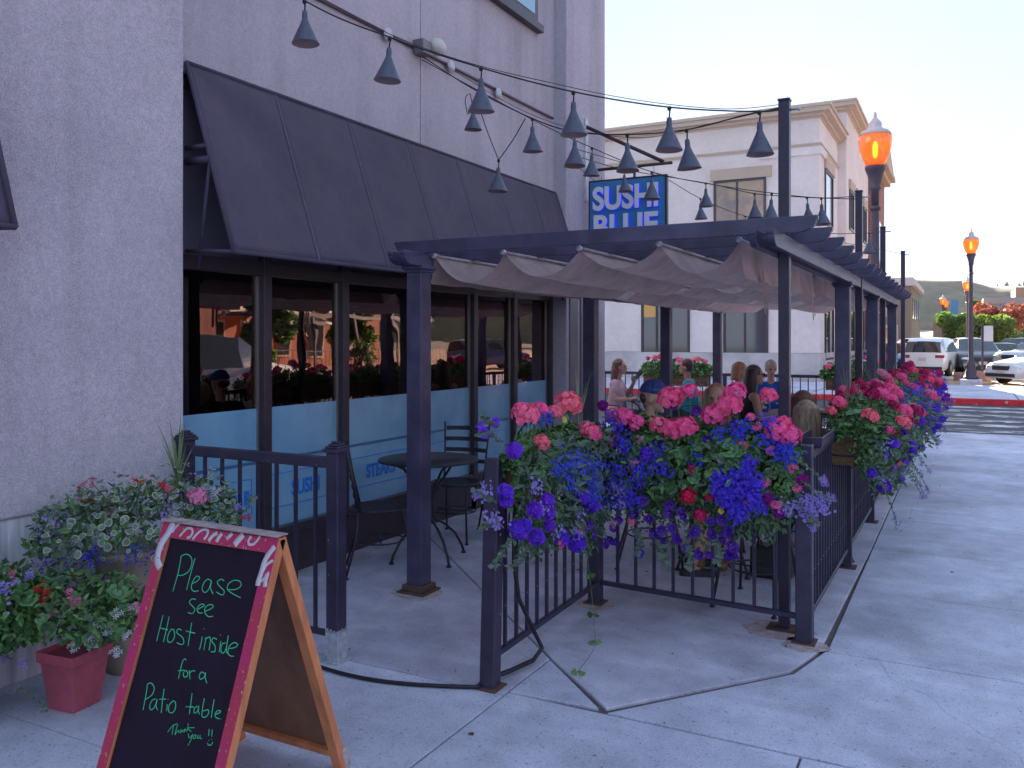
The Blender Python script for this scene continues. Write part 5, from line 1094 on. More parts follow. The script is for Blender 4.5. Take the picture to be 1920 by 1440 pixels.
def add_flower(b, p, nrm, R_, k, m=0, cup=.25, wid=.75, spin=0.0, round_=True):
    u = nrm.orthogonal().normalized(); v = nrm.cross(u)
    for i in range(k):
        a = 2 * PI * i / k + spin; d_ = u * math.cos(a) + v * math.sin(a); s_ = v * math.cos(a) - u * math.sin(a)
        w_ = R_ * wid * math.pi / k * 1.25
        if round_: b.add([p, p + d_ * R_ * .55 - s_ * w_ * .75 + nrm * cup * R_ * .5, p + d_ * R_ * .95 - s_ * w_ * .55 + nrm * cup * R_ * .8, p + d_ * R_ * 1.03 + s_ * w_ * .45 + nrm * cup * R_ * .8, p + d_ * R_ * .55 + s_ * w_ * .75 + nrm * cup * R_ * .5], [(0, 1, 2, 3, 4)], m)
        else: b.add([p, p + d_ * R_ * .6 - s_ * w_ * .6, p + d_ * R_ + nrm * cup * R_, p + d_ * R_ * .6 + s_ * w_ * .6], [(0, 1, 2, 3)], m)
def geranium_mesh(name, m, seed, n=26, r=.046, fl=.0138, up=-.35):
    rr = random.Random(seed); b = MB()
    for i in range(n):
        z = 1 - (i + .5) / n * (1 - up); a = i * 2.399 + seed; q = math.sqrt(max(0, 1 - z * z)); d_ = Vector((q * math.cos(a), q * math.sin(a), z)); d_ = (d_ + rvec(rr) * .15).normalized()
        p = Vector((d_.x * r, d_.y * r, d_.z * r * .82)) * rr.uniform(.85, 1.1); nn = (d_ + rvec(rr) * .3).normalized()
        add_flower(b, p, nn, fl * rr.uniform(.85, 1.15), 5, 0, rr.uniform(.1, .5), .95, rr.random() * 6); add_flower(b, p + nn * .002, nn, fl * .6, 4, 0, .6, .9, rr.random() * 6)
    for i in range(7):
        a = rr.random() * 6.28; b.tube([(0, 0, -.035), (math.cos(a) * r * .5, math.sin(a) * r * .5, -.012 - .02 * rr.random())], .0018, 4, 1, cap=False)
        b.ell((math.cos(a) * r * .6, math.sin(a) * r * .6, -.018 - .02 * rr.random()), (.003, .003, .006), 5, 1)
    return b.mesh(name, [m, M_stem])
GER = {k: [geranium_mesh('geranium_head', m, s + 10 * i, n=n, r=r) for s, n, r in ((1, 40, .046), (2, 32, .040), (3, 24, .035))] for i, (k, m) in enumerate((('pink', M_pink), ('coral', M_coral), ('crimson', M_crim), ('rose', M_magred), ('pale', M_palepink)))}
def puff_mesh(m, seed):
    rr = random.Random(seed); b = MB()
    for i in range(46):
        z = 1 - (i + .5) / 46 * 1.75; a = i * 2.399; q = math.sqrt(max(0, 1 - z * z)); d_ = Vector((q * math.cos(a), q * math.sin(a), z)); p = d_ * .022
        t_ = d_.orthogonal().normalized(); t2 = d_.cross(t_); w_ = .0095; h = .009 * rr.uniform(.7, 1.3); sp = rr.random() * 3.14; s_ = t_ * math.cos(sp) + t2 * math.sin(sp); n2 = d_.cross(s_)
        b.add([p - s_ * w_, p + s_ * w_, p + s_ * w_ * 1.2 + d_ * h + n2 * .004, p + d_ * h * 1.4 - n2 * .003, p - s_ * w_ * 1.2 + d_ * h + n2 * .003], [(0, 1, 2, 3, 4)], 0)
    b.ell((0, 0, 0), (.0215, .0215, .020), 10, 0); return b.mesh('petunia_bloom', [m])
PUFF = {'violet': [puff_mesh(M_violet, 1), puff_mesh(M_violet, 2)], 'mauve': [puff_mesh(M_mauve, 3)]}
def petunia_mesh(m, seed):
    rr = random.Random(seed); b = MB(); n = 20; prof = [(.003, -.028), (.006, -.010), (.014, .0), (.027, .004)]
    vs = [Vector((0, 0, -.03))]
    for r_, z in prof:
        for k in range(n):
            a = 2 * PI * k / n; rr_ = r_ * (1 + (.10 * math.cos(5 * a) if r_ > .02 else 0)); vs.append(Vector((rr_ * math.cos(a), rr_ * math.sin(a), z + (.003 * math.cos(5 * a + 1) + rr.uniform(-.001, .001) if r_ > .02 else 0))))
    fs = [(0, 1 + (k + 1) % n, 1 + k) for k in range(n)] + [(1 + i * n + k, 1 + i * n + (k + 1) % n, 1 + (i + 1) * n + (k + 1) % n, 1 + (i + 1) * n + k) for i in range(3) for k in range(n)]
    b.add(vs, fs, 0, True); b.ell((0, 0, -.004), (.003, .003, .003), 6, 1); return b.mesh('petunia_bloom', [m, M_yel])
PET = {'deep': [petunia_mesh(M_deep, 1)], 'violet': [petunia_mesh(M_violet, 2)], 'red': [petunia_mesh(M_redf, 3)], 'yellow': [petunia_mesh(M_yel, 4)]}
def star_mesh(m, seed):
    rr = random.Random(seed); b = MB()
    for i in range(7): p = Vector((rr.uniform(-.022, .022), rr.uniform(-.022, .022), rr.uniform(-.008, .014))); add_flower(b, p, (Vector((p.x * 18, p.y * 18, 1)) + rvec(rr) * .3).normalized(), .016, 5, 0, .15, .42, rr.random() * 6, False)
    return b.mesh('ivy_geranium_bloom', [m])
STAR = {'pink': star_mesh(M_palepink, 1), 'rose': star_mesh(M_pink, 4), 'red': star_mesh(M_redf, 2), 'lav': star_mesh(M_lav, 3), 'white': star_mesh(M_whitef, 5)}
def gleaf_mesh(seed):
    rr = random.Random(seed); b = MB(); n = 22; vs = [Vector((0, 0, 0))]
    for ring, (r_, z) in enumerate(((.020, .004), (.040, .010))):
        for k in range(n + 1):
            a = R(20 + 320 * k / n); lob = 1 + (.09 * math.cos(7 * a) if ring else 0); zz = z + (.0045 * math.cos(7 * a + 1) if ring else .001 * math.cos(7 * a)) + .006 * math.cos(2 * a + seed) * ring
            vs.append(Vector((r_ * lob * math.cos(a), r_ * lob * math.sin(a), zz)))
    fs = [(0, 1 + k, 2 + k) for k in range(n)] + [(1 + k, n + 2 + k, n + 3 + k, 2 + k) for k in range(n)]
    b.add(vs, fs, 0, True); b.tube([(0, 0, 0), (-.01, 0, -.02), (-.012, 0, -.05)], .0015, 4, 1, cap=False); return b.mesh('leaf', [M_gl, M_stem])
GLEAF = [gleaf_mesh(s) for s in range(3)]
def add_leaf(b, p, d_, nrm, L, W_, m=0):
    s_ = d_.cross(nrm).normalized(); b.add([p, p + d_ * L * .35 + s_ * W_ + nrm * W_ * .35, p + d_ * L * .75 + s_ * W_ * .6 + nrm * W_ * .2, p + d_ * L - nrm * W_ * .3, p + d_ * L * .75 - s_ * W_ * .6 + nrm * W_ * .2, p + d_ * L * .35 - s_ * W_ + nrm * W_ * .35], [(0, 1, 2, 3), (0, 3, 4, 5)], m)
def aim(nrm, spin=0.0):
    q = Vector(nrm).to_track_quat('Z', 'Y'); e = (q @ Matrix.Rotation(spin, 4, 'Z').to_quaternion()).to_euler(); return e
class Bed:
    """plant mass round a spine A-B (world); out = outward horizontal direction"""
    def __init__(s, t, A, B, out, ru, ro, rd, ri, seed):
        s.t = t; s.A = Vector(A); s.B = Vector(B); s.out = Vector(out).normalized(); s.ru, s.ro, s.rd, s.ri = ru, ro, rd, ri; s.r = random.Random(seed); s.seed = seed; s.ax = (s.B - s.A).normalized()
    def P(s, t, th, k=1.0):
        """t along spine 0..1; th from up (0) to out (90) to down (150), negative = inner side"""
        a = R(th); c, s_ = math.cos(a), math.sin(a); up = s.ru if c > 0 else s.rd; ho = s.ro if s_ > 0 else s.ri
        n_ = 1 + .28 * noise.noise(Vector((t * (s.B - s.A).length * 3.2, th * .025, s.seed * 3.3))); e = 1 - .35 * (abs(t - .5) * 2) ** 4
        off = (Vector((0, 0, 1)) * c * up + s.out * s_ * ho * (1 if c > 0 else (1 - .25 * (-c)))) * k * n_ * e
        nrm = (Vector((0, 0, 1)) * c / up + s.out * s_ / ho).normalized() + s.ax * (t - .5) * .8
        return s.A.lerp(s.B, t) + off, nrm.normalized()
    def rnd(s, th0, th1, k0=1, k1=1, t0=-.06, t1=1.06):
        t = s.r.uniform(t0, t1); return s.P(t, s.r.uniform(th0, th1), s.r.uniform(k0, k1))
    def leaves(s, n, L=.032, W_=.010, mats=(M_leaf, M_leafd), th=(-80, 150), k=(.25, 1.0), name='foliage'):
        b = MB()
        for _ in range(n):
            p, nn = s.rnd(th[0], th[1], *k); d_ = (nn * .6 + rvec(s.r) * .9 + Vector((0, 0, -.15))).normalized(); f = s.r.uniform(.6, 1.35); m_ = s.r.randrange(len(mats)); q = (nn + rvec(s.r) * .7 + Vector((0, 0, .5))).normalized()
            add_leaf(b, p, d_, (q - d_ * q.dot(d_)).normalized(), L * f, W_ * f, m_)
        o = obj(name, b, list(mats), s.t, recalc=False); o['kind'] = 'stuff'; return o
    def gleaves(s, n, th=(-60, 120), k=(.78, 1.02)):
        for _ in range(n):
            p, nn = s.rnd(th[0], th[1], *k); nn = (nn + Vector((0, 0, .45)) + rvec(s.r) * .35).normalized(); inst('leaf', s.r.choice(GLEAF), s.t, p, aim(nn, s.r.uniform(0, 6.28)), s.r.uniform(.6, 1.2))
    def tiny(s, n, m, th, k=(.9, 1.05), R_=.008, patches=None, spread=.06, name='lobelia_flowers', t0=-.04, t1=1.04):
        b = MB()
        cs = patches or [s.rnd(th[0], th[1], *k, t0, t1) for _ in range(max(1, n // 45))]
        for i in range(n):
            c, nn = cs[i % len(cs)]; p = c + Vector((s.r.gauss(0, 1), s.r.gauss(0, 1) , s.r.gauss(0, 1))) * spread * .55 + nn * .012; q = (nn + rvec(s.r) * .6).normalized(); add_flower(b, p, q, R_ * s.r.uniform(.7, 1.25), 5, 0, .15, .8, s.r.random() * 6, False)
            if i % 4 == 0: b.tube([p, p - nn * .04 + rvec(s.r) * .01], .0008, 3, 1, cap=False)
        o = obj(name, b, [m, M_stem], s.t, recalc=False); o['kind'] = 'stuff'; return o
    def bloom(s, name, me, p, nn, sc=1.0, stem=0.0):
        inst(name, me, s.t, p, aim(nn, s.r.uniform(0, 6.28)), sc)
    def ger(s, kind, p, sc=1.0, tilt=None):
        nn = (Vector((0, 0, 1)) + s.out * .45 + (tilt or Vector((0, 0, 0))) + rvec(s.r) * .15).normalized(); inst('geranium_head', s.r.choice(GER[kind]) if sc < 1.02 else GER[kind][0], s.t, p, aim(nn, s.r.uniform(0, 6.28)), sc * .88)
        c = s.A + s.ax * max(0, min((s.B - s.A).length, (p - s.A).dot(s.ax))); s.stems.append((p - nn * .035 * sc, c))
    stems = None
    def finish_stems(s):
        b = MB()
        for p, c in s.stems: b.tube([p, p.lerp(c, .35) + Vector((0, 0, -.02)), p.lerp(c, .8)], .0028, 5, 0, cap=False)
        if s.stems: o = obj('flower_stem', b, M_stem, s.t, recalc=False); o['kind'] = 'stuff'
    def vine(s, pts, m=M_leafg, L=.028, W_=.009, every=1, fl=None, name='trailing_vine'):
        b = MB(); P = smooth_pts([tuple(p) for p in pts], 6); P = [Vector(p) for p in P]; b.tube(P, .0016, 4, 1, cap=False)
        for i in range(1, len(P), every):
            for sg in (-1, 1):
                dd = (P[i] - P[i - 1]).normalized(); sd_ = dd.cross(Vector((0, 0, 1)) if abs(dd.z) < .8 else s.out).normalized(); d_ = (sd_ * sg + dd * .3 + rvec(s.r) * .3).normalized(); q = (s.out + rvec(s.r) * .3).normalized(); add_leaf(b, P[i], d_, (q - d_ * q.dot(d_)).normalized(), L * s.r.uniform(.6, 1.2), W_ * s.r.uniform(.7, 1.2), 0)
        obj(name, b, [m, M_stem], s.t, recalc=False)
        if fl is not None:
            for _ in range(2): inst('ivy_geranium_bloom', fl, s.t, P[-1] + rvec(s.r) * .02, aim((s.out + rvec(s.r) * .5).normalized()), .8)
    def spikes(s, p, n=9, H=.32, name='spike_leaf'):
        for i in range(n):
            a = s.r.uniform(0, 6.28); e = s.r.uniform(.08, .5); h = H * s.r.uniform(.6, 1.1); b = MB(); q = []
            for k in range(6): u = k / 5; q.append(Vector(p) + Vector((math.cos(a) * e * h * u ** 1.5, math.sin(a) * e * h * u ** 1.5, h * u * (1 - .15 * e * u))))
            b.tube(q, [.006, .0075, .007, .0055, .0035, .0008], 4, 0, cap=False, flat=.25); obj(name, b, M_spike, s.t, recalc=False)
def box_planter(t, A, B, w_=.20, h=.20, iron=True):
    A = Vector(A); B = Vector(B); ax = (B - A).normalized(); sd_ = Vector((-ax.y, ax.x, 0)); b = MB(); L = (B - A).length
    def sec(z, k): return [A + sd_ * w_ * k - Vector((0, 0, z)), A - sd_ * w_ * k - Vector((0, 0, z)), B - sd_ * w_ * k - Vector((0, 0, z)), B + sd_ * w_ * k - Vector((0, 0, z))]
    vs = sec(.02, .5) + sec(h * .7, .48) + sec(h, .34); b.add(vs, [(0, 1, 2, 3), (11, 10, 9, 8)] + [(i * 4 + k, (i + 1) * 4 + k, (i + 1) * 4 + (k + 1) % 4, i * 4 + (k + 1) % 4) for i in range(2) for k in range(4)]); obj('coir_liner', b, M_straw, t)
    b = MB()
    for z, k in ((.012, .53), (h * .7, .50)):
        q = sec(z, k); b.tube(q + [q[0]], .006, 6)
    n = int(L / .11)
    for i in range(n + 1):
        c = A + ax * L * i / n; b.tube([c + sd_ * w_ * .53 - Vector((0, 0, .012)), c + sd_ * w_ * .50 - Vector((0, 0, h * .7)), c + sd_ * w_ * .3 - Vector((0, 0, h + .01)), c - sd_ * w_ * .3 - Vector((0, 0, h + .01)), c - sd_ * w_ * .50 - Vector((0, 0, h * .7)), c - sd_ * w_ * .53 - Vector((0, 0, .012))], .004, 5)
    obj('wire_basket', b, M_black, t)
UP = Vector((0, 0, 1))
# ---- front corner planters: the side box (facing +X) and the front box (facing -Y)
tS = thing('flower_box', 'flower box over the side railing, pink geraniums above violet petunias', 'flower box', (-1.97, 4.2, 1.0)); box_planter(tS, (-1.90, 3.62, 1.03), (-1.92, 4.72, 1.03))
S = Bed(tS, (-1.92, 3.62, .98), (-1.93, 4.68, .98), (1, -.25, 0), .18, .21, .50, .14, 5); S.stems = []
tF = thing('flower_box', 'large flower box over the front railing with pink geraniums and blue lobelia', 'flower box', (-1.4, 4.75, 1.0)); box_planter(tF, (-1.85, 4.73, 1.03), (-.84, 4.70, 1.03))
Fb = Bed(tF, (-1.84, 4.72, .98), (-.84, 4.68, .98), (0, -1, 0), .20, .25, .47, .14, 9); Fb.stems = []
def pS(px, py, off=0.0):
    k = max(0, min(1, (py - 760) / 250)); return at(px, py, X=-1.86 + .10 * math.sin(k * 2.6) + off)
def pF(px, py, off=0.0):
    k = max(0, min(1, (py - 740) / 280)); return at(px, py, Y=4.66 - .16 * math.sin(k * 2.4) - off)
def place(px, py, off=0.0):
    return (S, pS(px, py, off)) if px < 1115 else (Fb, pF(px, py, off))
for px, py, r_, kd in [(985, 778, 29, 'coral'), (1012, 770, 20, 'pink'), (1017, 829, 19, 'coral'), (1064, 758, 30, 'coral'), (1040, 772, 18, 'coral'), (1102, 805, 18, 'coral'), (1108, 812, 22, 'pink'), (1138, 822, 23, 'pink'), (1172, 782, 20, 'pink'), (1194, 793, 18, 'pink'), (1150, 776, 14, 'coral'),
    (1255, 748, 26, 'pink'), (1268, 742, 20, 'pink'), (1293, 733, 17, 'pink'), (1262, 806, 26, 'pink'), (1285, 802, 26, 'pink'), (1236, 797, 20, 'coral'), (1338, 780, 25, 'pink'), (1378, 737, 24, 'pink'), (1366, 762, 28, 'pink'), (1350, 770, 16, 'coral'), (1441, 742, 18, 'pink'), (1458, 806, 26, 'pink'), (1482, 818, 22, 'pink'), (1392, 836, 15, 'coral'), (1298, 880, 14, 'rose'), (1291, 930, 18, 'rose'), (1313, 966, 14, 'rose'), (1407, 782, 12, 'coral'), (975, 765, 16, 'pink'), (1330, 932, 9, 'rose'), (1470, 792, 14, 'pink')]:
    bd, p = place(px, py, .03); d_ = (p - Vector((0, 0, EYE))).length; bd.ger(kd, p, r_ / F_PX * d_ / .050)
for px, py, r_ in [(963, 845, 14), (947, 922, 13), (948, 938, 12), (1003, 956, 14), (1026, 938, 12), (1028, 960, 12), (1090, 930, 14), (1110, 946, 13), (968, 990, 13), (985, 986, 12), (975, 1000, 12), (1006, 1007, 14), (1053, 1008, 14), (1082, 1019, 15), (1213, 851, 12), (1030, 985, 10)]:
    bd, p = place(px, py, .05); d_ = p.length; bd.bloom('petunia_bloom', rp.choice(PUFF['violet']), p, (bd.out + UP * .3 + rvec(rp) * .2).normalized(), r_ / F_PX * d_ / .029)
for px, py in [(1113, 1002), (1135, 1022), (1142, 1012), (1205, 940), (1217, 973), (1253, 962), (1260, 990), (1281, 968), (1240, 995), (1270, 1012), (1286, 1029), (1310, 1040), (1337, 1006), (1370, 1021), (1332, 978), (1255, 948), (1376, 795), (1450, 824), (1327, 826), (1306, 770), (1262, 760), (1353, 975), (1150, 990), (1160, 975), (1105, 985), (1190, 965), (1120, 965), (1225, 1000), (1365, 1000), (1300, 1000), (1468, 835)]:
    bd, p = place(px, py, .035); bd.bloom('petunia_bloom', PET['deep'][0], p, (bd.out + rvec(rp) * .55 + Vector((.2, -.3, .1))).normalized(), rp.uniform(.85, 1.15))
for px, py, me in [(1088, 988, PET['red'][0]), (1128, 950, PET['red'][0]), (1058, 787, PET['yellow'][0]), (1327, 888, PET['yellow'][0]), (1336, 883, PET['yellow'][0]), (1160, 845, PET['yellow'][0]), (1352, 958, PET['yellow'][0])]:
    bd, p = place(px, py, .05); bd.bloom('petunia_bloom', me, p, (bd.out + rvec(rp) * .2).normalized(), .62)
for px, py, c in [(1200, 825, 'pink'), (1190, 868, 'pink'), (1051, 1021, 'rose'), (1150, 983, 'pink'), (1184, 978, 'rose'), (1436, 905, 'rose'), (1487, 878, 'rose'), (1495, 915, 'rose'), (1406, 943, 'rose'), (1452, 945, 'rose'), (1460, 948, 'pink'), (1420, 800, 'rose'), (1445, 845, 'rose')]:
    bd, p = place(px, py, .06); bd.bloom('ivy_geranium_bloom', STAR[c], p, (bd.out + UP * .2 + rvec(rp) * .2).normalized(), .85)
for px, py in [(1440, 935), (1460, 960), (1505, 900), (1130, 760)]:
    bd, p = place(px, py, .05); bd.bloom('petunia_bloom', PUFF['mauve'][0], p, (bd.out + UP * .3).normalized(), .95)
def patch(lst): return [(place(x, y, .045)[1], place(x, y)[0].out + UP * .3) for x, y in lst]
S.tiny(850, M_blue_l, None, patches=patch([(1045, 880), (1062, 905), (1085, 880), (1100, 895), (1110, 870), (1098, 920), (1080, 860), (1060, 870), (1110, 935), (1055, 890), (1020, 785), (1105, 905), (1095, 935)]), spread=.05, R_=.0075)
Fb.tiny(1050, M_blue_l, None, patches=patch([(1148, 790), (1160, 800), (1168, 825), (1135, 880), (1150, 905), (1165, 880), (1180, 930), (1195, 900), (1130, 930), (1205, 880), (1225, 860), (1235, 845), (1245, 880), (1170, 845), (1150, 940), (1190, 940)]), spread=.05, R_=.0080)
Fb.tiny(1500, M_blue_l, None, patches=patch([(1350, 895), (1365, 905), (1380, 900), (1395, 915), (1360, 930), (1375, 945), (1395, 950), (1410, 930), (1345, 920), (1400, 890), (1420, 905), (1370, 920), (1385, 965), (1405, 870), (1425, 945)]), spread=.042, R_=.0095)
Fb.tiny(500, M_blue_l, None, patches=patch([(1385, 815), (1400, 800), (1440, 790), (1460, 850), (1480, 860), (1430, 830), (1475, 840), (1350, 815), (1310, 860), (1450, 800)]), spread=.045)
S.tiny(260, M_lav, None, patches=patch([(1040, 1000), (1015, 955), (930, 985), (915, 975), (1085, 965), (1078, 1000), (905, 920), (1000, 915)]), spread=.032, name='lavender_flowers')
Fb.tiny(330, M_lav, None, patches=patch([(1500, 950), (1520, 940), (1535, 935), (1510, 965), (1475, 955), (1160, 920), (1170, 940), (1545, 955), (1525, 960)]), spread=.035, name='lavender_flowers')
S.leaves(4600, .036, .012); Fb.leaves(6000, .036, .012); S.leaves(900, .055, .011, (M_leafg, M_leafg), (40, 150), (.8, 1.12), 'grey_foliage'); Fb.leaves(700, .045, .010, (M_leafg, M_leaf), (60, 150), (.8, 1.1), 'grey_foliage')
Fb.leaves(800, .030, .009, (M_leafg, M_leafd), (115, 165), (.7, 1.1), 'trailing_foliage'); S.leaves(900, .030, .009, (M_leafg, M_leafd), (115, 170), (.7, 1.1), 'trailing_foliage')
for _ in range(26):
    px, py = rp.uniform(1120, 1385), rp.uniform(950, 1045); bd, p = place(px, py, .03); bd.bloom('petunia_bloom', PET['deep'][0], p, (bd.out + rvec(rp) * .7).normalized(), rp.uniform(.8, 1.15))
S.gleaves(85, (-60, 100)); Fb.gleaves(210, (-60, 112))
S.finish_stems(); Fb.finish_stems()
for b0, pts in [(S, [(935, 800), (915, 790), (905, 780)]), (S, [(940, 830), (915, 812), (900, 815)]), (S, [(925, 940), (905, 930), (892, 920)]), (S, [(935, 980), (915, 982), (905, 990)]), (S, [(960, 1010), (940, 1040), (925, 1065)]), (S, [(990, 1020), (975, 1050), (955, 1065)])]:
    b0.vine([pS(x, y, .06) for x, y in pts], fl=STAR['lav'] if pts[0][0] < 926 else None)
for px, py in ((928, 792), (908, 812), (900, 800)): S.bloom('petunia_bloom', PET['violet'][0], pS(px, py, .06), (S.out + rvec(rp) * .3).normalized(), .9)
Fb.vine([at(1098, 1020, Y=4.55), at(1103, 1060, Y=4.50), at(1110, 1120, Y=4.45), at(1114, 1180, Y=4.38), at(1114, 1215, Z=.02), at(1078, 1266, Z=.012)], M_leaf, .045, .018, 7)
for pts in [[(1500, 900), (1530, 920), (1555, 935)], [(1490, 860), (1520, 880), (1540, 900)], [(1495, 940), (1520, 970), (1530, 985)], [(1340, 1010), (1350, 1040), (1345, 1055)], [(1230, 1010), (1240, 1040), (1250, 1060)], [(1190, 990), (1200, 1015), (1195, 1040)], [(1290, 1020), (1295, 1050), (1290, 1065)]]:
    Fb.vine([pF(x, y, .08) for x, y in pts], fl=STAR['lav'] if pts[0][0] > 1480 else None)
S.spikes((-1.93, 4.45, 1.12), 9, .34); Fb.spikes((-1.33, 4.80, 1.10), 8, .33)
# ---- flower boxes along the outer railing
def outer_box(y0, y1, label, seed, kinds, scale=1.0, nb=16, big=True, ro=.36, rd=.45, spk=True, blue=.8):
    t = thing('flower_box', label, 'flower box', (-.72, (y0 + y1) / 2, 1.0)); box_planter(t, (-.68, y0, 1.03), (-.68, y1, 1.03))
    B_ = Bed(t, (-.66, y0, 1.0), (-.66, y1, 1.0), (1, -.12, 0), .22, ro, rd, .16, seed); B_.stems = []; L = y1 - y0
    for i in range(nb):
        p, nn = B_.P((i + B_.r.random()) / nb, B_.r.uniform(-45, 62), B_.r.uniform(1.02, 1.3)); B_.ger(B_.r.choice(kinds), p, B_.r.uniform(.8, 1.25) * scale)
    for i in range(nb // 3):
        p, nn = B_.P((i + B_.r.random()) / (nb // 3), B_.r.uniform(60, 110), B_.r.uniform(1.0, 1.1)); B_.ger(B_.r.choice(kinds), p, B_.r.uniform(.6, .9) * scale)
    for i in range(nb):
        p, nn = B_.rnd(70, 145, 1.0, 1.12, -.02, 1.02); B_.bloom('petunia_bloom', B_.r.choice(PUFF['violet'] + PET['violet']), p, nn, B_.r.uniform(.8, 1.1))
    for i in range(nb // 3):
        p, nn = B_.rnd(40, 130, 1.0, 1.12); B_.bloom('ivy_geranium_bloom', STAR[B_.r.choice(('pink', 'rose', 'lav'))], p, nn, 1.0)
    B_.tiny(int(700 * blue * L), M_blue_l, (35, 110), R_=.009, t0=.35 if blue < .7 else 0); B_.tiny(int(330 * L), M_lav, (70, 140), R_=.009, name='lavender_flowers')
    if big: B_.leaves(int(2600 * L), .038, .012); B_.gleaves(int(80 * L), (-60, 110)); B_.leaves(int(500 * L), .05, .010, (M_leafg, M_leaf), (50, 150), (.85, 1.15), 'grey_foliage')
    else: B_.leaves(int(1800 * L), .05, .017)
    B_.finish_stems()
    if big:
        for k in range(7):
            p, nn = B_.P(B_.r.uniform(0, 1), B_.r.uniform(95, 150), .95); B_.vine([p, p + nn * .08 + Vector((0, 0, -.04)), p + nn * .16 + Vector((0, -.03, -.14))], fl=STAR['lav'])
    if spk: B_.spikes((-.70, y0 + .35, 1.12), 8, .36)
    return B_
outer_box(5.75, 7.15, 'first flower box on the outer railing past the corner tray, crimson and pink geraniums', 21, ('pink', 'crimson', 'pink', 'coral', 'pink', 'crimson'), nb=28, blue=.35)
outer_box(7.7, 9.1, 'second flower box on the outer railing with pale and hot pink geraniums', 34, ('pink', 'coral', 'pale', 'pink'), nb=24, ro=.40, blue=1.2)
outer_box(9.6, 11.1, 'third flower box on the outer railing, dark crimson geraniums on top', 47, ('crimson', 'rose', 'pink', 'pink'), nb=26, ro=.42, big=False, blue=1.4)
outer_box(11.6, 13.2, 'farthest flower box on the outer railing by the last pole', 53, ('crimson', 'rose'), nb=20, ro=.40, big=False, spk=False)
def rear_box(x0, x1, label, seed):
    t = thing('flower_box', label, 'flower box', ((x0 + x1) / 2, 14.4, 1.0)); box_planter(t, (x0, 14.30, 1.06), (x1, 14.30, 1.06), .2, .24)
    B_ = Bed(t, (x0, 14.3, 1.05), (x1, 14.3, 1.05), (0, -1, 0), .22, .16, .10, .16, seed); B_.stems = []
    for i in range(11): p, nn = B_.P((i + .5) / 11, B_.r.uniform(-30, 50), B_.r.uniform(1.1, 1.55)); B_.ger(B_.r.choice(('coral', 'rose', 'pink')), p, B_.r.uniform(.9, 1.3))
    B_.leaves(1500, .06, .022); B_.finish_stems()
rear_box(-4.95, -3.85, 'rear flower box behind the woman in pink, coral geraniums', 61); rear_box(-1.95, -.95, 'rear flower box at the right end of the rear railing', 62); rear_box(-6.9, -5.9, 'rear flower box at the far left of the rear railing', 63)
# ---- pots beside the wall
tP = thing('potted_flowers', 'square pink plastic pot of mixed flowers by the left wall', 'planter', (-3.50, 2.44, 0), R(6))
b = MB(); KP = .70; b.add([(x * KP, y * KP, z * .95) for x, y, z in [(-.105, -.105, 0), (.105, -.105, 0), (.105, .105, 0), (-.105, .105, 0), (-.14, -.14, .22), (.14, -.14, .22), (.14, .14, .22), (-.14, .14, .22), (-.155, -.155, .222), (.155, -.155, .222), (.155, .155, .222), (-.155, .155, .222), (-.158, -.158, .275), (.158, -.158, .275), (.158, .158, .275), (-.158, .158, .275), (-.14, -.14, .25), (.14, -.14, .25), (.14, .14, .25), (-.14, .14, .25)]],
    [(3, 2, 1, 0), (16, 17, 18, 19)] + [(i * 4 + k, i * 4 + (k + 1) % 4, (i + 1) * 4 + (k + 1) % 4, (i + 1) * 4 + k) for i in range(4) for k in range(4)]); obj('pot', b, mat('faded_pink_plastic', (.40, .075, .11), .6, var=.2, scale=7, bump=.1, bscale=50), tP, world=False, bevel=.006, seg=2)
B_ = Bed(tP, (-3.78, 2.30, .36), (-3.30, 2.62, .36), (.6, -.8, 0), .22, .22, .12, .18, 71); B_.stems = []
B_.leaves(1700, .040, .010, (M_leaf, M_leafd), (-90, 115)); B_.gleaves(26, (-40, 90))
for px, py, c, s_ in ((97, 1151, 'pale', 1.0), (140, 1128, 'pale', 1.05), (65, 1167, 'pale', .75), (75, 1195, 'rose', .5), (130, 1110, 'pale', .5)): B_.ger(c, at(px, py, d=3.75), s_ * .8)
for px, py, c in ((80, 1115, 'red'), (75, 1100, 'red'), (84, 1125, 'red'), (10, 1230, 'lav'), (45, 1243, 'lav'), (55, 1080, 'lav'), (22, 1080, 'rose'), (255, 1140, 'pink'), (138, 1213, 'white'), (175, 1210, 'white'), (217, 1223, 'white'), (200, 1182, 'white'), (180, 1168, 'white'), (165, 1200, 'white'), (235, 1190, 'white'), (220, 1150, 'white')): B_.bloom('ivy_geranium_bloom', STAR[c], at(px, py, d=3.7), (Vector((.5, -.7, .5)) + rvec(rp) * .2).normalized(), .85)
B_.vine([at(30, 1290, d=3.6), at(70, 1310, d=3.6), at(85, 1335, d=3.62)], M_leafg, .02, .008, 2); B_.finish_stems()
for (x, y, sc_, l_) in ((-3.72, 2.02, 1.0, 'dark pot of leafy plants at the left edge by the wall'), ):
    t = thing('potted_flowers', l_, 'planter', (x, y, 0)); obj('pot', MB().lathe([(.11, 0), (.13, .1), (.17, .24), (.175, .25), (.15, .245), (.02, .235)], 24), mat('dark_brown_pot', (.04, .02, .022), .5), t, world=False)
    B2 = Bed(t, (x - .2, y, .38), (x + .1, y + .3, .42), (.6, -.8, 0), .24, .24, .20, .2, 73); B2.stems = []; B2.leaves(2600, .045, .013, (M_leaf, M_leafd), (-100, 150)); B2.tiny(130, M_lav, (-20, 60), name='lavender_flowers')
t = thing('potted_flowers', 'tall beige pot of variegated leaves and red flowers behind the chalkboard', 'planter', (-3.66, 2.86, 0))
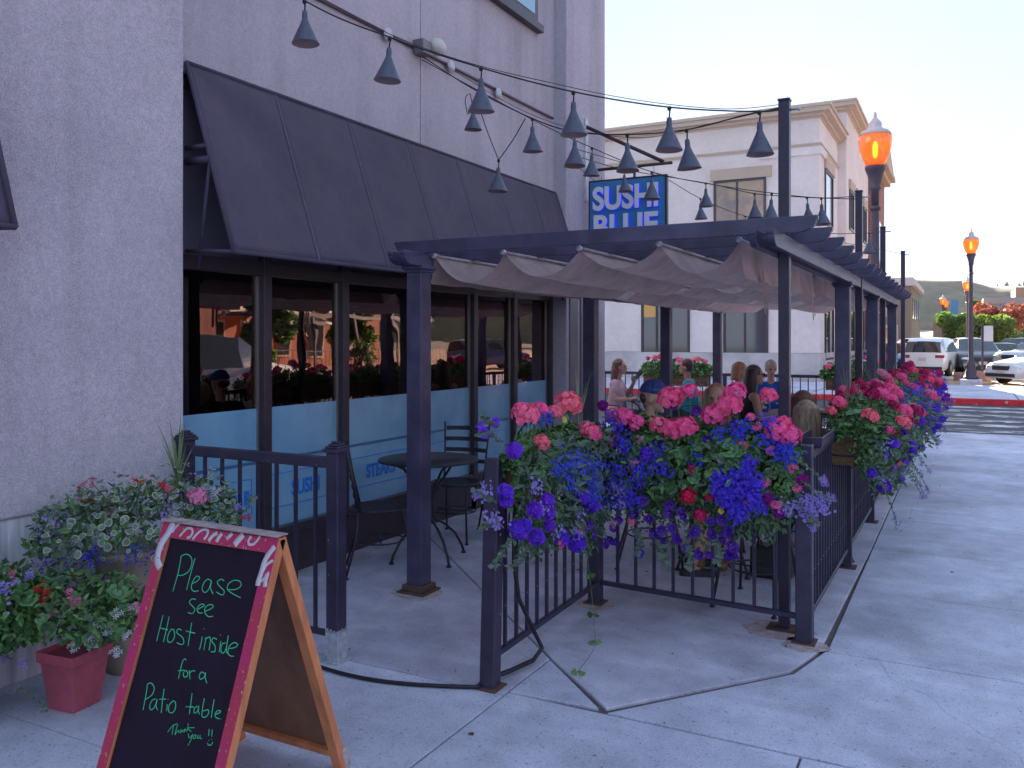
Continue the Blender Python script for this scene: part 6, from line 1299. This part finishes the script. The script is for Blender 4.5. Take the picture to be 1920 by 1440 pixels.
obj('pot', MB().lathe([(.12, 0), (.125, .05), (.15, .35), (.172, .56), (.185, .565), (.188, .60), (.165, .60), (.16, .57), (.02, .56)], 28), mat('beige_ceramic', (.33, .26, .20), .6, var=.25, scale=6, stretch=(1, 1, .3)), t, world=False)
B3 = Bed(t, (-3.84, 2.52, .68), (-3.36, 3.18, .72), (.75, -.66, 0), .22, .26, .14, .2, 81); B3.stems = []
B3.leaves(1500, .040, .011, (M_leafg, M_leaf), (-90, 125), (.3, .95)); B3.tiny(300, M_blue_l, (90, 135), t0=.0, t1=.6, R_=.007); B3.tiny(160, M_lav, (-20, 70), name='lavender_flowers', R_=.007)
def var_leaf():
    b = MB(); 
    for m_, k, z in ((1, 1.0, 0.0), (0, .80, .0012)):
        pts = [Vector((.022 * k * math.cos(a) * (1 + .08 * math.cos(6 * a)), .019 * k * math.sin(a), z + .004 * math.cos(2 * a))) for a in [2 * PI * i / 16 for i in range(16)]]; b.add([Vector((0, 0, z + .001))] + pts, [(0, 1 + i, 1 + (i + 1) % 16) for i in range(16)], m_, True)
    return b.mesh('leaf', [M_leafg, M_var])
VL = var_leaf()
for _ in range(290): p, nn = B3.rnd(-60, 115, .7, 1.3); inst('leaf', VL, t, p, aim((nn + UP * .3 + rvec(rp) * .6).normalized(), rp.uniform(0, 6)), rp.uniform(.45, .95))
for px, py, c in ((155, 910, 'red'), (172, 905, 'red'), (170, 935, 'red'), (152, 938, 'red'), (203, 948, 'red'), (250, 905, 'red'), (264, 902, 'red'), (302, 908, 'red'), (135, 1078, 'red'), (316, 915, 'rose'), (405, 920, 'white'), (447, 952, 'lav'), (460, 970, 'red'), (215, 965, 'rose')): q = at(px, py, d=4.15); B3.bloom('ivy_geranium_bloom', STAR[c], q, (Vector((.5, -.7, .4)) + rvec(rp) * .3).normalized(), .8); B3.stems.append((q, Vector((-3.66, 2.86, .75))))
B3.ger('pale', at(372, 932, d=4.1), .95); B3.ger('pale', at(362, 928, d=4.15), .8); B3.finish_stems(); B3.spikes((-3.52, 3.02, .86), 12, .40)
for pts in ([(150, 1010), (120, 1040), (95, 1070)], [(190, 960), (165, 940), (150, 920)], [(180, 1040), (140, 1060), (125, 1075)], [(440, 960), (462, 955), (475, 930)], [(250, 1060), (245, 1090), (240, 1105)]): B3.vine([at(x, y, d=4.1) for x, y in pts], M_leafg, .03, .012, 2)
# ================= PEOPLE =================
M_skin = mat('skin', (0.50, 0.27, 0.20), .55, var=.08, scale=10); M_skin2 = mat('skin_tan', (0.38, 0.19, 0.13), .55, var=.08, scale=10)
def rem(o, vox, sm=4):
    m = o.modifiers.new('remesh', 'REMESH'); m.mode = 'VOXEL'; m.voxel_size = vox; m.use_smooth_shade = True
    s_ = o.modifiers.new('smooth', 'SMOOTH'); s_.iterations = sm; s_.factor = .5
def person(label, loc, rz, skin, shirt, pants, hair, hstyle='short', sleeve=.5, longp=True, armL=None, armR=None, lean=0.0, head=(0, 0), vox=.009, feet=None, knees=.46, torso_z=0.0, extra=None, bare_shoulder=False, shoes=None, s=1.0):
    """seated, facing +y local; seat at z .46"""
    t = thing('person', label, 'person', loc, rz); V = Vector
    hip = V((0, -.02, .54 + torso_z)); ly = lean; sh = V((0, .0 + ly, 1.0 + torso_z)); neck = sh + V((0, .01, .05)); hd = sh + V((0, .035 + ly * .3, .215))
    Rh = Matrix.Rotation(R(head[0]), 3, 'Z') @ Matrix.Rotation(R(head[1]), 3, 'X')
    H = lambda x, y, z: hd + Rh @ V((x, y, z))
    b = MB()
    b.ell(hip, (.165, .12, .11), 16); b.caps(hip, (hip + sh) / 2 , .125, .12, 16); b.ell(hip.lerp(sh, .68), (.15, .10, .17), 16); b.caps(sh + V((-.15, -.01, -.02)), sh + V((.15, -.01, -.02)), .055, .055); b.caps(sh, hd + V((0, -.01, -.07)), .05, .048)
    b.ell(hd + Rh @ V((0, -.005, .02)), (.074, .093, .10), 20, 0, Rh); b.ell(hd + Rh @ V((0, .025, -.045)), (.052, .060, .062), 16, 0, Rh); b.caps(H(0, .085, .015), H(0, .108, -.022), .010, .014, 8); b.ell(H(0, .088, -.052), (.024, .012, .008), 10); b.ell(H(0, .068, -.092), (.022, .020, .016), 10)
    for sx in (-1, 1): b.ell(H(sx * .075, -.005, -.01), (.010, .018, .030), 10); b.ell(H(sx * .032, .083, .032), (.020, .010, .006), 8)
    aL = armL or ((-.23, .02, .76), (-.17, .24, .76), (-.10, .30, .77)); aR = armR or ((.23, .02, .76), (.17, .24, .76), (.10, .30, .77))
    hands = []
    for sx, (e, w_, h_) in ((-1, aL), (1, aR)):
        e = V(e) + V((0, ly, torso_z)); w_ = V(w_) + V((0, ly, torso_z)); h_ = V(h_) + V((0, ly, torso_z)); s0 = sh + V((sx * .175, -.01, -.03)); b.caps(s0, e, .048, .038); b.caps(e, w_, .038, .025)
        dv = (h_ - w_).normalized(); sv = dv.cross(V((0, 0, 1)) if abs(dv.z) < .8 else V((0, 1, 0))).normalized(); b.caps(w_, w_ + dv * .085, .024, .030, 10); b.caps(w_ + dv * .05 - sv * .018, w_ + dv * .05 + sv * .018, .022, .022, 8)
        dn = sv.cross(dv).normalized(); dn = -dn if dn.z > 0 else dn
        for i, L in enumerate((.062, .072, .068, .052)): r0 = w_ + dv * .088 + sv * (-.027 + .018 * i); m_ = r0 + dv * L * .55 + dn * .006; b.caps(r0, m_, .0082, .0078, 8); b.caps(m_, m_ + dv * L * .45 + dn * .018, .0078, .0068, 8)
        r0 = w_ + dv * .035 + sv * .026 * -sx; b.caps(r0, r0 + dv * .035 + sv * .022 * -sx + dn * .01, .0105, .0085, 8); b.caps(r0 + dv * .035 + sv * .022 * -sx + dn * .01, r0 + dv * .062 + sv * .02 * -sx + dn * .018, .0085, .0075, 8)
    ft = feet or (((-.11, .44, .05)), ((.11, .46, .05))); kn = []
    for sx, f in ((-1, ft[0]), (1, ft[1])):
        f = V(f); k_ = V((sx * .11 + (f.x - sx * .11) * .4, knees, .50 + torso_z * .5)); kn.append(k_); b.caps(hip + V((sx * .09, .03, -.02)), k_, .085, .060); b.caps(k_, f + V((0, -.0, .06)), .058, .038); b.ell(k_.lerp(f, .3) + V((0, -.02, 0)), (.052, .055, .10), 12); b.caps(f + V((0, -.03, 0.0)), f + V((0, .13, -.018)), .038, .030)
    o = obj('body', b, skin, t, world=False, recalc=True); rem(o, vox)
    # shirt
    g_ = .012; b = MB(); b.caps(hip + V((0, 0, .02)), hip + V((0, 0, .05)), .135, .135, 16) if True else 0
    b.ell(hip + V((0, 0, .05)), (.160 + g_, .12 + g_, .10), 16); b.caps(hip + V((0, 0, .08)), (hip + sh) / 2, .125 + g_, .12 + g_, 16); b.ell(hip.lerp(sh, .66), (.155 + g_, .105 + g_, .17), 18)
    if not bare_shoulder:
        b.caps(sh + V((-.15, -.01, -.025)), sh + V((.15, -.01, -.025)), .055 + g_, .055 + g_)
        for sx, (e, w_, h_) in ((-1, aL), (1, aR)):
            e = V(e) + V((0, ly, torso_z)); w_ = V(w_) + V((0, ly, torso_z)); s0 = sh + V((sx * .175, -.01, -.03))
            if sleeve <= 1: b.caps(s0, s0.lerp(e, sleeve), .050 + g_, .043 + g_ + .006)
            else: b.caps(s0, e, .050 + g_, .042 + g_); b.caps(e, e.lerp(w_, sleeve - 1), .042 + g_, .030 + g_)
    o = obj('shirt', b, shirt, t, world=False); rem(o, .012, 3)
    b = MB(); b.ell(hip, (.170 + g_, .125 + g_, .10), 16)
    for sx, k_, f in zip((-1, 1), kn, ft):
        f = V(f); e_ = k_ if not longp else k_; b.caps(hip + V((sx * .09, .03, -.02)), e_ - V((0, .02 if longp else .06, 0)), .087 + g_, .064 + g_)
        if longp: b.caps(k_, f + V((0, 0, .09)), .062 + g_, .045 + g_)
    o = obj('trousers' if longp else 'shorts', b, pants, t, world=False); rem(o, .012, 3)
    b = MB()
    for f in ft:
        f = V(f); b.caps(f + V((0, -.045, -.012)), f + V((0, .14, -.02)), .044, .037); b.b2((f.x - .045, f.y - .09, .0), (f.x + .045, f.y + .19, .018))
    o = obj('shoes', b, shoes or M_shoe, t, world=False); rem(o, .009, 2)
    # hair
    b = MB(); 
    if hstyle != 'cap':
        b.ell(hd + Rh @ V((0, -.018, .035)), (.082, .094, .093), 18, 0, Rh)
        if hstyle == 'long':
            for k in range(-5, 6): a = k * .30; x = math.sin(a) * .078; y = -.018 - math.cos(a) * .088; b.caps(H(x * .9, y * .8, .06), H(x * 1.12, y * 1.0, -.06), .026, .026, 8); b.caps(H(x * 1.12, y, -.06), H(x * 1.25, y * 1.05 - .01, -.20 - .02 * (k % 3)), .026, .016, 8)
        elif hstyle == 'bob':
            for k in range(-5, 6): a = k * .30; x = math.sin(a) * .078; y = -.018 - math.cos(a) * .085; b.caps(H(x * .9, y * .8, .06), H(x * 1.15, y, -.09), .028, .022, 8)
        else: b.ell(hd + Rh @ V((0, -.045, -.01)), (.072, .060, .06), 14, 0, Rh)
        o = obj('hair', b, hair, t, world=False); rem(o, .008, 2)
        # clear the face
        for ch in (o,): ch['label'] = hstyle + ' hair'
    for sx in (-1, 1): obj('eye', MB().ell(H(sx * .031, .088, .012), (.012, .008, .007), 8), M_eye, t, world=False)
    obj('mouth', MB().ell(H(0, .099, -.052), (.021, .006, .006), 8), M_lip, t, world=False)
    if extra: extra(t, H, Rh, hd)
    return t
M_shoe = mat('dark_shoe', (.02, .018, .022), .6); M_eye = mat('eye_dark', (.03, .02, .02), .3); M_lip = mat('lips', (.35, .08, .08), .5)
cl = lambda n_, c: mat(n_, c, .85, var=.15, scale=12, bump=.2, bscale=40)
H_br = mat('brown_hair', (.13, .05, .03), .45, var=.4, scale=30, stretch=(1, 1, .15), bump=1.0, bscale=70); H_rb = mat('auburn_hair', (.42, .17, .08), .45, var=.3, scale=30, stretch=(1, 1, .15), bump=1.0, bscale=70); H_dk = mat('dark_brown_hair', (.06, .02, .022), .4, var=.4, scale=30, stretch=(1, 1, .15), bump=1.0, bscale=70); H_gr = mat('grey_hair', (.40, .38, .38), .6, var=.3, scale=30); H_bl = mat('dark_blonde_hair', (.52, .36, .25), .4, var=.45, scale=45, stretch=(1, 1, .08), color2=(.22, .13, .09), bump=1.0, bscale=80)
def sunglasses(t, H, Rh, hd):
    b = MB()
    for sx in (-1, 1): b.ell(H(sx * .033, .096, .014), (.026, .008, .019), 10, 0, Rh); b.tube([H(sx * .06, .09, .018), H(sx * .078, .0, .015)], .003, 5)
    obj('sunglasses', b, mat('dark_lens', (.01, .008, .01), .1, coat=1), t, world=False)
def cap_(t, H, Rh, hd):
    def fn(u, v):
        a = 2 * PI * u; e = PI / 2 * v; return H(.086 * math.cos(a) * math.cos(e), -.005 + .103 * math.sin(a) * math.cos(e), .035 + .098 * math.sin(e))
    mc = cl('navy_cap', (.035, .05, .20)); b = MB(); b.grid(fn, 28, 8); o = obj('cap', b, mc, t, world=False); so = o.modifiers.new('s', 'SOLIDIFY'); so.thickness = .004
    def f2(u, v): x = (u - .5) * .14; return H(x, .085 + v * .075 * (1 - (2 * u - 1) ** 2 * .35) - .25 * abs(x) ** 1.6 * 2, .040 - .012 * v - (x * x) * 2.2)
    b = MB(); b.grid(f2, 12, 5); c = obj('brim', b, mc, o, world=False); so = c.modifiers.new('s', 'SOLIDIFY'); so.thickness = .004
    b = MB(); b.ell(hd + Rh @ Vector((0, -.055, -.005)), (.07, .045, .05), 12, 0, Rh); q = obj('hair', b, H_dk, t, world=False)
    b = MB(); 
    for sx in (-1, 1): b.ell(H(sx * .035, .095, .075), (.026, .008, .016), 10, 0, Rh); b.tube([H(sx * .06, .09, .075), H(sx * .09, .0, .06)], .003, 5)
    obj('sunglasses', b, mat('blue_lens', (.05, .25, .45), .1, coat=1), t, world=False)
drink_arm = ((.24, .10, .78), (.12, .20, 1.02), (.06, .21, 1.10))
p1 = person('woman in pale pink top drinking from a glass, seated at the far left', (-4.50, 11.75, 0), R(-85), M_skin, cl('pink_blouse', (.55, .36, .40)), cl('grey_trousers', (.22, .19, .20)), H_br, 'long', .4, armL=((-.24, .08, .78), (-.12, .22, 1.0), (-.05, .24, 1.07)), vox=.010)
o = bpy.data.objects.new('drinking_glass', gme); col.objects.link(o); o.location = worldm(p1) @ Vector((-.03, .27, 1.05)); o.rotation_euler = (0, R(35), 0); tag(o, 'glass held up to the mouth by the woman in pink', 'glass')
person('man in teal shirt facing left, beside the pergola post', (-3.58, 12.22, 0), R(95), M_skin2, cl('teal_shirt', (.02, .26, .33)), cl('dark_trousers', (.05, .05, .07)), H_dk, 'short', .6, vox=.010)
person('man in navy cap and black shirt half hidden behind the front flower box', (-2.03, 5.93, -.02), R(-72), M_skin, cl('black_shirt', (.015, .012, .018)), cl('dark_shorts', (.03, .035, .05)), H_dk, 'cap', .6, longp=False, extra=cap_, vox=.006, feet=((-.02, .34, .05), (.26, .30, .05)), head=(-12, -6), torso_z=.01)
person('dark haired woman with sunglasses in a black sleeveless top', (-2.12, 9.72, 0), R(-62), M_skin2, cl('black_top', (.02, .015, .02)), cl('denim_trousers', (.06, .08, .14)), H_dk, 'long', bare_shoulder=True, extra=sunglasses, vox=.009)
person('red haired woman in white top left of the sunglasses woman', (-2.55, 10.88, 0), R(-80), M_skin, cl('white_top', (.62, .64, .68)), cl('denim_trousers', (.06, .08, .14)), H_rb, 'bob', .5, vox=.010)
person('grey haired man in bright blue shirt facing the pavement', (-2.38, 12.1, 0), R(195), M_skin, cl('royal_blue_shirt', (.01, .09, .42)), cl('dark_trousers', (.05, .05, .07)), H_gr, 'short', .7, head=(10, -12), vox=.010)
person('blonde woman seen from behind against the outer railing', (-1.03, 6.55, -.16), R(25), M_skin, cl('black_shirt', (.015, .012, .018)), cl('denim_trousers', (.06, .08, .14)), H_bl, 'long', .5, vox=.008, feet=((-.11, .40, .21), (.11, .42, .21)))
person('dark haired child leaning over the table behind the blonde woman', (-1.17, 7.25, -.13), R(10), M_skin, cl('dark_red_shirt', (.10, .03, .04)), cl('denim_trousers', (.06, .08, .14)), H_br, 'bob', .5, vox=.009, feet=((-.11, .40, .18), (.11, .42, .18)))
person('woman with long auburn hair and sandals hidden behind the geraniums', (-1.74, 6.72, -.06), R(190), M_skin, cl('pale_dress', (.30, .25, .24)), cl('denim_shorts', (.10, .14, .22)), H_rb, 'long', .3, longp=False, vox=.008, feet=((-.10, .62, .11), (.06, .66, .11)), knees=.48, shoes=mat('tan_sandal', (.25, .11, .05), .6))
